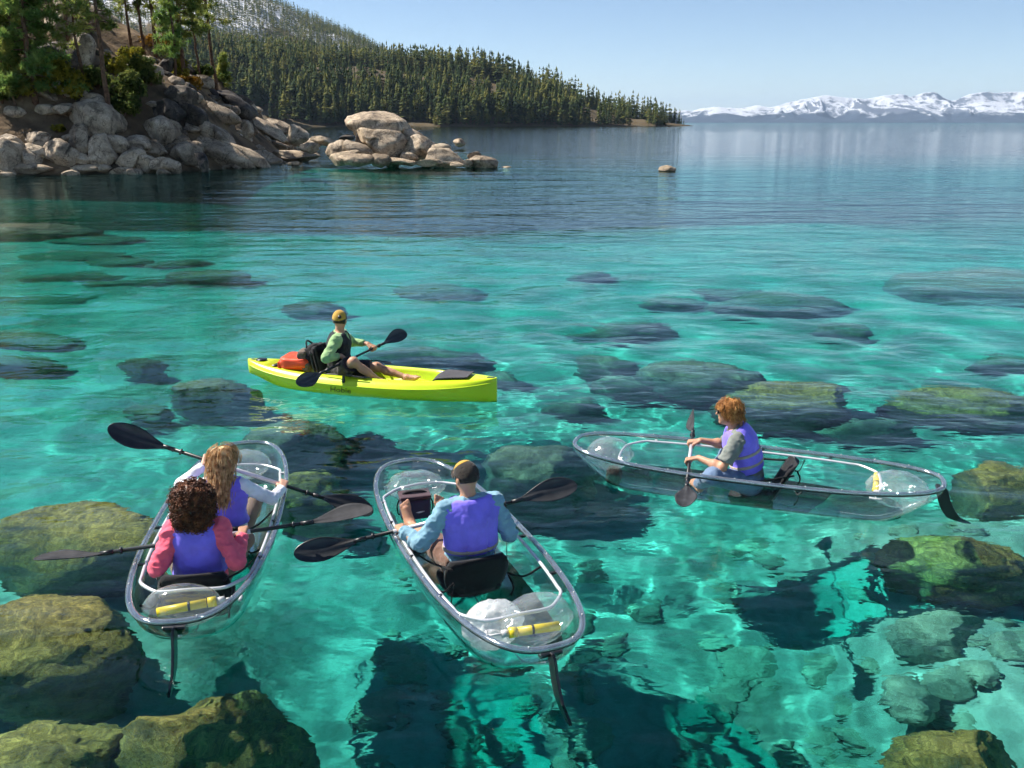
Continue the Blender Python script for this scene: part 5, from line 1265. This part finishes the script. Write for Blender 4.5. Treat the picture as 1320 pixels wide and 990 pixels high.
# dry pouch in the bow of the red haired man's kayak
w = to_world2([(1.20, .10)], kC)[0]; v, f = ico(4); v = np.sign(v) * np.abs(v) ** .7
o = link('pouch', raw_mesh('pouch', v * [.07, .10, .09] * (1 + .08 * fbm(v * 2.5, 3, 4))[:, None], f), M['cap_dark']); o.location = (w[0], w[1], .02); o.rotation_euler = (0, 0, kC[2]); tag(o, 'small dark brown pouch in the bow of the red haired man\'s kayak', 'pouch')
# cooler bag between the bare feet
w = to_world2([(1.03, .075)], kB)[0]; cb = tag(empty('cooler_bag', (w[0], w[1], .01), kB[2] - .12), 'small dark navy cooler bag between the capped man\'s bare feet', 'cooler')
M['navy'] = cloth('navy_fabric', (.045, .04, .085), .003); M['maroon'] = cloth('dark_maroon_lid', (.075, .045, .055), .002); M['print'] = simple('pale_print', [(.55, .55, .65)], rough=.6)
MB().box((0, 0, .09), (.16, .25, .18)).build('body', M['navy'], cb, False, .02); ld = MB().box((0, 0, .198), (.175, .265, .032)).build('lid', M['maroon'], cb, False, .012)
MB().tube(catmull([(0, .10, .212), (0, .05, .228), (0, -.05, .228), (0, -.10, .212)], 5), .009, 6, sx=2).build('handle', M['black_cloth'], ld)
MB().tube([(-.0885, .125, .18), (-.0885, -.125, .18)], .003, 5).build('zip', M['black_plastic'], cb)
lg = MB(); lg.add([(-.0825, y, z) for y, z in [(.005, .07), (-.035, .078), (-.075, .076), (-.04, .062), (-.02, .06)]], [[0, 1, 2, 3, 4]]); lg.build('logo_mark', M['print'], cb, False)
for e in (1, -1): MB().tube(catmull([(0, e * .13, .16), (-.02, e * .15, .12), (-.02, e * .145, .05), (0, e * .13, .03)], 5), .006, 6).build('strap', M['black_cloth'], cb)

# ---- the paddler in cap and blue shirt
def camdir(b): return rot_z(nrm((0 - b[0], 0 - b[1], CAM_H)), -b[2])
B = Body((-.10, -.02, .105), .00, .05, .28, -.05, 1.0)
pl, pr = np.array((.30, 1.18, .20)), np.array((.06, -.95, .50)); ax = nrm(pr - pl); cd = camdir(kB)
def on(p, q, t): return p + (q - p) * t
B.hold(1, on(pl, pr, .36), ax, pole=(-.6, .5, -.9)).hold(-1, on(pl, pr, .68), ax, pole=(-.6, -.4, -.9))
B.leg(1, (.76, .20, .085), (.30, .10, 1), (0, .45, 1)).leg(-1, (.80, -.07, .085), (.30, -.10, 1), (0, -.35, 1))
PBo = person_obj(kB, B, 'skin_tan', 'man in dark cap, blue shirt and purple life vest, paddling barefoot')
sh = put(PBo, 'shirt', B.shirt(.014, .93, wr=(.012, (11, 11, 17), 5)), 'blue_shirt'); ve = put(PBo, 'life_vest', B.vest(.036, .13), 'vest'); put(ve, 'strap', B.strap(.16), 'strap'); put(PBo, 'shorts', B.pants(.46, .018, loose=1.2), 'brown_shorts')
S, c, R = B.head_shell(.006); S.cut(c - B.hu * .03, -B.hu - .2 * B.hf); S.cut(c + B.hf * .03, B.hf - .3 * B.hu); put(PBo, 'hair', S.mesh('hair', (.002, (60, 60, 60), 4)), 'hair_dark'); eyes(B, PBo)
cap_hat(B, PBo, (.85, 0, .9, .075))
S = SDF(B.hc - .2, B.hc + .2, .005); S.ell(B.hc - B.hu * .075 + B.hf * .035, (.05, .058, .05), np.array([B.hf, B.hl, B.hu]), .01); S.cut(B.hc - B.hu * .05, B.hu); put(PBo, 'beard', S.mesh('beard', (.002, (70, 70, 70), 2)), 'hair_dark')
paddle(kB, pl, pr, cd + [0, 0, .3], cd + [0, 0, .2], 'black double bladed paddle held by the man in the blue shirt', white=(.335, .72))

# ---- the red haired paddler
B = Body((-.02, 0, .115), .30, .10, .06, -.02, .98, slouch=.5)
pl, pr = np.array((.40, 1.12, .22)), np.array((.62, -.99, .36)); ax = nrm(pr - pl); cd = camdir(kC)
B.hold(1, on(pl, pr, .44), ax, pole=(-.35, .6, -.6)).hold(-1, on(pl, pr, .63), ax, pole=(-.3, -.6, -.7))
B.leg(1, (.42, .06, .03), (.5, -.85, .05), (.25, 1.0, .75)).leg(-1, (.34, -.12, .03), (.5, .85, .05), (.25, -1.0, .75))
PCo = person_obj(kC, B, 'skin_tan', 'red haired man in grey shirt and purple life vest, wearing sunglasses')
put(PCo, 'shirt', B.shirt(.013, .40, wr=(.007, (10, 10, 14), 3)), 'grey_shirt'); ve = put(PCo, 'life_vest', B.vest(.036, .10), 'vest')
for h in (.17, .27): put(ve, 'strap', B.strap(h), 'strap')
put(PCo, 'jeans', B.pants(.96, .015, loose=1.05), 'jeans'); shades(B, PCo)
S, c, R = B.head_shell(.013); S.cut(c + B.hf * .052 - B.hu * .0, B.hf - .75 * B.hu); S.cut(c - B.hu * .055, -B.hu - .1 * B.hf)
S.ell(c + B.hf * .10 - B.hu * .06, (.085, .10, .08), R, .02, 'sub')
ho = put(PCo, 'hair', S.mesh('hair', (.006, (32, 32, 32), 6)), 'hair_red')
strands(B, 420, 5, lambda a, e: abs(a) > .95 or e > .55, lambda a: .13 if abs(a) > .9 else .075, r=.0042, out=.010, wave=.002).build('locks', M['hair_red'], ho); strands(B, 220, 15, lambda a, e: abs(a) > .9 or e > .5, lambda a: .11 if abs(a) > .9 else .07, r=.0018, out=.034, wave=.008).build('loose_strands', M['hair_red'], ho)
paddle(kC, pl, pr, cd + [0, 0, .1], (.9, .2, .35), 'dark double bladed paddle held by the red haired man', 'paddle_grey', white=(.43, .66))

# ---- front paddler of the tandem kayak
B = Body((.0, -.05, .10), -.02, -.12, -1.0, .0, .93, True)
pl, pr = np.array((.37, .85, .90)), np.array((.40, -1.16, .03)); ax = nrm(pr - pl); cd = camdir(kA)
B.hold(1, on(pl, pr, .355), ax, pole=(-.3, .9, -.5)).hold(-1, on(pl, pr, .645), ax, pole=(-.75, -.5, -.55))
B.leg(1, (.68, .12, .02), (.7, 0, .7), (0, .1, 1)).leg(-1, (.64, -.17, .02), (.7, 0, .7), (0, -.1, 1))
PAo = person_obj(kA, B, 'skin_fair', 'woman with straight blonde hair in white sleeves and purple life vest')
put(PAo, 'shirt', B.shirt(.009, .96, wr=(.004, (12, 12, 18), 9)), 'white_cloth'); ve = put(PAo, 'life_vest', B.vest(.034, .12), 'vest'); put(PAo, 'leggings', B.pants(.97, .006, wr=None), 'leggings'); shades(B, PAo)
mk = MB(); bc_ = B.chest - B.f * .158 + B.l * .0
for q in ([(-.012, .03), (.008, .034), (.012, .022), (-.004, .012), (-.012, .0), (.014, .0)], [(-.004, -.014), (.004, -.014)]):
    mk.tube([bc_ - B.l * x + B.u * z for x, z in q], .0022, 5)
mk.build('vest_mark', M['print'], ve)
S, c, R = B.head_shell(.011); S.cut(c + B.hf * .055, B.hf - .8 * B.hu)
S.cap(c - B.hf * .035 + B.hu * .0, c - B.hf * .015 - B.f * .09 - B.hu * .165, .074, .052, .03, lat=B.hl, ls=1.05); S.ell(c + B.hf * .085 - B.hu * .055, (.075, .062, .10), R, .02, 'sub'); S.cut(c - B.hu * .205, -B.hu)
ho = put(PAo, 'hair', S.mesh('hair', (.003, (55, 55, 8), 6)), 'hair_blonde')
strands(B, 620, 8, lambda a, e: abs(a) > 1.15 or e > .85, lambda a: .36 if abs(a) > 1.1 else .13, r=.0045, out=.010, wave=.003).build('locks', M['hair_blonde'], ho); strands(B, 260, 18, lambda a, e: abs(a) > 1.0 or e > .7, lambda a: .33 if abs(a) > 1.0 else .15, r=.0018, out=.042, wave=.007).build('loose_strands', M['hair_blonde'], ho)
paddle(kA, pl, pr, cd + [0, 0, .1], cd + [.3, 0, .2], 'black paddle raised across the tandem kayak by the blonde woman', white=(.35, .655))

# ---- rear paddler of the tandem kayak
B = Body((-.76, 0, .10), -.03, .03, .0, -.08, .94, True)
pl, pr = np.array((-.66, 1.12, .28)), np.array((-.56, -1.20, .47)); ax = nrm(pr - pl)
B.hold(1, on(pl, pr, .405), ax, pole=(-.8, .4, -.9)).hold(-1, on(pl, pr, .605), ax, pole=(-.8, -.5, -.9))
B.leg(1, (-.14, .17, .0), (.7, .1, .6), (0, .35, 1)).leg(-1, (-.14, -.17, .0), (.7, -.1, .6), (0, -.3, 1))
PDo = person_obj(kA, B, 'skin_deep', 'woman with big curly hair in pink sleeves and purple life vest')
put(PDo, 'shirt', B.shirt(.016, .96, wr=(.011, (10, 10, 15), 2)), 'pink'); put(PDo, 'life_vest', B.vest(.034, .10), 'vest'); put(PDo, 'leggings', B.pants(.97, .006, wr=None), 'leggings'); eyes(B, PDo)
c = B.hc; R = np.array([B.hf, B.hl, B.hu]); S = SDF(c - .3, c + .3, .008); S.ell(c - B.hf * .045 + B.hu * .015, (.125, .135, .13), R, .02); S.ell(c - B.hf * .07 - B.hu * .09, (.10, .125, .11), R, .05); S.ell(c + B.hf * .11 - B.hu * .04, (.08, .075, .11), R, .02, 'sub')
hm = S.mesh('hair', (.010, (24, 24, 24), 3)); ho = put(PDo, 'hair', hm, 'hair_curly')
hv = np.empty(len(hm.vertices) * 3, np.float32); hm.vertices.foreach_get('co', hv); hv = hv.reshape(-1, 3); hn = np.empty_like(hv); hm.vertices.foreach_get('normal', hn.reshape(-1))
q = np.random.default_rng(9); mb = MB(); tt = np.linspace(0, 1, 13)
for i in q.choice(len(hv), 1150, replace=False):
    n = nrm(hn[i] + q.normal(0, .35, 3) + [0, 0, -.25]); s1 = nrm(np.cross(n, q.normal(size=3))); s2 = np.cross(n, s1); rr = q.uniform(.008, .013); L = q.uniform(.025, .05)
    mb.tube(hv[i] - hn[i] * .012 + n * (tt * L)[:, None] + rr * (np.cos(tt * 14)[:, None] * s1 + np.sin(tt * 14)[:, None] * s2), np.linspace(.0042, .0022, 13), 4, caps=False)
mb.build('curls', M['hair_curly'], ho)
paddle(kA, pl, pr, (.12, -.1, 1), (-.25, .1, 1), 'grey black paddle held level by the curly haired woman', 'paddle_grey', white=(.37, .625))

# ------------------------------------------------------------------ yellow fishing kayak
kY = (-1.79, 10.68, -.2726); YL = 3.34
M['yellow_hull'] = simple('lime_yellow_polyethylene', [(.3, (.52, .70, .012)), (.7, (.64, .79, .02))], scale=2.5, rough=.35, bump=.0008, bscale=40, coat=.15)
def y_half(x):
    s_ = x / (YL / 2); return .405 * (np.clip(1 - np.abs(s_) ** (2.3 if s_ < 0 else 2.7), 0, 1)) ** (.75 if s_ < 0 else .85) + .018
def y_top(x): s_ = x / (YL / 2); return .165 + .075 * abs(s_) ** 3 + (.02 * s_ if s_ < 0 else 0) * 0
def y_keel(x): s_ = x / (YL / 2); return -.11 + (.20 * sstep(.55, 1.05, -s_) if s_ < 0 else .03 * sstep(.7, 1, s_))
def y_side(x, t):       # t 0 keel .. 1 gunwale
    w = y_half(x); k_, tp = y_keel(x), y_top(x); return w * (math.sin(min(1, t * 1.02) * math.pi / 2)) ** .55 * (.90 + .10 * t), k_ + (tp - k_) * t ** 1.15
def y_deck(x, y):
    w = y_half(x); u = abs(y) / w; z = y_top(x) + .085 * (1 - u ** 7) * (1 - .5 * abs(x / (YL / 2)) ** 3)
    rec = sstep(-.92, -.70, x) * sstep(.98, .80, x) * sstep(.72, .60, u); well = sstep(-1.38, -1.26, x) * sstep(-.62, -.74, x) * sstep(.74, .62, u)
    z -= rec * (.16 + .02 * math.sin(x * 9)) ; z -= well * .05 * (1 - rec)
    return z
YK = tag(empty('fishing_kayak', (kY[0], kY[1], 0), kY[2]), 'lime yellow sit on top fishing kayak with orange dry bag', 'kayak')
rings = []
for x in np.sin(np.linspace(-1, 1, 110) * np.pi / 2) * YL / 2:
    ts = np.linspace(0, 1, 12); us = np.linspace(1, -1, 45)
    right = [(x, -y_side(x, t)[0], y_side(x, t)[1]) for t in ts]; left = [(x, y_side(x, t)[0], y_side(x, t)[1]) for t in ts[::-1]]
    w = y_side(x, 1)[0]
    deck = [(x, -u * w * .985, y_deck(x, u * w * .985) if abs(u) < .98 else y_top(x) + .006) for u in us]
    rings.append(np.array(right + deck + left[:-1]))
MB().loft(rings).build('hull', M['yellow_hull'], YK)
sm = MB(); xs = np.linspace(-1.62, 1.62, 60)
for e in (1, -1):
    MB().tube([(x, e * (y_side(x, 1)[0] + .004), y_top(x) - .006) for x in xs], .009, 6).build('rub_rail', M['yellow_hull'], YK)
for x, r_ in ((-1.48, .07), (-1.28, .07)):
    MB().tube([(x, 0 if x < -1.4 else .0, y_deck(x, 0) + .001), (x, 0, y_deck(x, 0) + .014)], r_, 20).build('hatch_cover', M['black_plastic'], YK)
MB().box((1.60, 0, .272), (.10, .05, .02)).build('bow_handle', M['black_plastic'], YK, False, .006); MB().box((-1.60, 0, .272), (.07, .05, .02)).build('stern_handle', M['black_plastic'], YK, False, .006)
for e in (1, -1):
    MB().tube(catmull([(-.42, e * .34, .262), (-.1, e * .37, .275), (.15, e * .372, .262)], 6), .008, 6).build('deck_cord', M['black_plastic'], YK)
    MB().box((.05, e * .335, .262), (.26, .03, .012)).build('gear_track', M['black_plastic'], YK, False, .003); MB().box((-.14, e * .393, .225), (.03, .022, .09)).build('side_cleat', M['black_plastic'], YK, False, .004)
mat_ = MB(); nx_ = 12; V = [(x, y, y_deck(x, 0) + .03 + .012 * math.sin(x * 14) * math.cos(y * 9) - .25 * y * y + th) for th in (.006, -.006) for x in np.linspace(.86, 1.34, nx_) for y in np.linspace(-1, 1, 9) * np.interp(x, [.86, 1.34], [.24, .13])]
F = [[i * 9 + j, (i + 1) * 9 + j, (i + 1) * 9 + j + 1, i * 9 + j + 1] for i in range(nx_ - 1) for j in range(8)]; F += [[a + nx_ * 9 for a in q[::-1]] for q in F]
ring = [i * 9 for i in range(nx_)] + [(nx_ - 1) * 9 + j for j in range(1, 9)] + [i * 9 + 8 for i in range(nx_ - 2, -1, -1)] + [j for j in range(7, 0, -1)]
F += [[ring[a], ring[(a + 1) % len(ring)], ring[(a + 1) % len(ring)] + nx_ * 9, ring[a] + nx_ * 9] for a in range(len(ring))]
M['mat_grey'] = cloth('dark_grey_mesh_cover', (.06, .055, .06), .004, 20); mat_.add(V, F); mat_.build('hatch_mesh', M['mat_grey'], YK)
# seat
ys = MB().box((-.36, 0, .075), (.42, .40, .05)).build('seat', M['black_cloth'], YK, False, .02)
rg = []
for q in np.linspace(0, 1, 7):
    z = .10 + q * .42; rg.append([(-.575 - .10 * q + .05 * y * y, y * .21 * (1 - .1 * q), z) for y in np.linspace(-1, 1, 9)] + [(-.61 - .10 * q + .05 * y * y, y * .21 * (1 - .1 * q), z) for y in np.linspace(1, -1, 9)])
MB().loft(rg).build('backrest', M['black_cloth'], ys)
for e in (1, -1): MB().tube(catmull([(-.66, e * .22, .5), (-.6, e * .235, .25), (-.4, e * .23, .10), (-.12, e * .22, .09)], 6), .012, 8).build('seat_frame', M['carbon'], ys)
# lettering on the hull side
cu = bpy.data.curves.new('lettering', 'FONT'); cu.body = 'Hobie'; cu.size = .115; cu.shear = .35; cu.resolution_u = 3; cu.align_x = 'CENTER'
to = bpy.data.objects.new('lettering', cu); COL.objects.link(to); dg = bpy.context.evaluated_depsgraph_get(); tm = bpy.data.meshes.new_from_object(to.evaluated_get(dg)); bpy.data.objects.remove(to)
bm = bmesh.new(); bm.from_mesh(tm); bmesh.ops.subdivide_edges(bm, edges=[e for e in bm.edges if e.calc_length() > .02], cuts=2)
for v in bm.verts:
    x, z = -.20 + v.co.x, .055 + v.co.y; t = float(np.interp(z, [y_side(x, a)[1] for a in np.linspace(0, 1, 30)], np.linspace(0, 1, 30))); v.co = (x, -y_side(x, t)[0] - .004, z)
bm.to_mesh(tm); bm.free(); tm.materials.clear(); link('lettering', tm, M['black_plastic'], YK)
# gear behind the seat
M['orange'] = simple('orange_red_vinyl', [(.3, (.85, .055, .015)), (.7, (.95, .10, .02))], scale=5, rough=.4, bump=.006, bscale=9)
w = to_world2([(-.93, -.02)], kY)[0]; db = tag(empty('dry_bag', (w[0], w[1], .22), kY[2] + .08), 'orange red dry bag lying on the stern of the yellow kayak', 'bag')
v, f = ico(4); p = np.sign(v) * np.abs(v) ** .45; p = p * [.21, .20, .08] * (1 + .05 * fbm(v * 3, 3, 8))[:, None] + [0, 0, .09]; link('body', raw_mesh('body', p, f), M['orange'], db)
MB().tube(catmull([(.10, -.12, .14), (.13, -.06, .165), (.13, .06, .165), (.10, .12, .14)], 5), .018, 6, sx=.4).build('carry_strap', M['black_cloth'], db)
for x in (-.2, .17): MB().box((x, 0, .06), (.03, .36, .10)).build('end_seam', M['orange'], db, False, .012)
w = to_world2([(-.74, .05)], kY)[0]; bp_ = tag(empty('backpack', (w[0], w[1], .22), kY[2]), 'black and brown gear pack behind the seat of the yellow kayak', 'backpack')
p = np.sign(v) * np.abs(v) ** .7 * [.12, .20, .16] * (1 + .16 * fbm(v * 2.4, 3, 18))[:, None] + [0, 0, .15]; link('body', raw_mesh('body', p, f), M['black_cloth'], bp_)
M['khaki'] = cloth('khaki_brown_fabric', (.17, .13, .10), .004); p = np.sign(v) * np.abs(v) ** .75 * [.07, .10, .075] * (1 + .14 * fbm(v * 2.4, 3, 28))[:, None]
link('front_pocket', raw_mesh('front_pocket', p + [-.08, -.13, .19], f), M['khaki'], bp_); link('side_pocket', raw_mesh('side_pocket', p * .8 + [-.02, -.17, .06], f), M['khaki'], bp_)
MB().tube(catmull([(-.06, -.1, .27), (-.1, .0, .34), (-.06, .1, .27)], 6), .012, 6).build('top_handle', M['black_cloth'], bp_)
# the paddler
B = Body((-.37, 0, .20), .0, .28, 1.70, -.06, 1.0)
pl, pr = np.array((-.42, -1.06, .32)), np.array((.08, 1.03, .49)); ax = nrm(pr - pl); cd = camdir(kY)
B.hold(-1, on(pl, pr, .42), ax, pole=(-.2, -.9, -.3)).hold(1, on(pl, pr, .68), ax, pole=(-.3, .8, -.5))
B.leg(-1, (.24, -.15, .155), (.95, -.1, .15), (0, -.35, 1)).leg(1, (.46, .13, .155), (.9, .05, .35), (0, .2, 1))
PYo = person_obj(kY, B, 'skin_tan', 'man in green shirt, black life vest and gold cap on the yellow kayak')
put(PYo, 'shirt', B.shirt(.013, .78, wr=(.008, (10, 10, 15), 12)), 'green_shirt'); put(PYo, 'shorts', B.pants(.42, .02, loose=1.25), 'dark_shorts'); eyes(B, PYo)
ve = put(PYo, 'life_vest', B.vest(.030, .02, hole=.088), 'black_vest')
S, c, R = B.head_shell(.006); S.cut(c - B.hu * .05, -B.hu - .2 * B.hf); S.cut(c + B.hf * .03, B.hf - .3 * B.hu); put(PYo, 'hair', S.mesh('hair', (.002, (60, 60, 60), 4)), 'hair_dark')
h, g = cap_hat(B, PYo, (-.95, -.1, .45, .045), 1, 'cap_dark')
mk = MB(); gc = B.hc + B.hu * .018 - B.hf * .008; dd = nrm(-B.hf - .35 * B.hl + .35 * B.hu); sx_ = nrm(np.cross(dd, B.hu)); uy = np.cross(sx_, dd)
mk.tube([gc + dd * .106, gc + dd * .114], .022, 16); mk.build('cap_badge', M['black_plastic'], h)
paddle(kY, pl, pr, cd + [0, 0, .1], cd + [.2, 0, .3], 'black paddle held across the yellow kayak', white=(.49, .51))

# ------------------------------------------------------------------ air
m, nt, out = new_mat('lake_haze')
pv = nt.nodes.new('ShaderNodeVolumePrincipled'); pv.inputs['Color'].default_value = (.55, .74, 1.0, 1); pv.inputs['Density'].default_value = 3.4e-5; pv.inputs['Anisotropy'].default_value = .1
nt.links.new(pv.outputs[0], out.inputs['Volume'])
hz = MB().box((0, 7000, 315), (60000, 50000, 810)).build('haze', m, None, False); tag(hz, 'thin blue haze over the lake', kind='stuff')
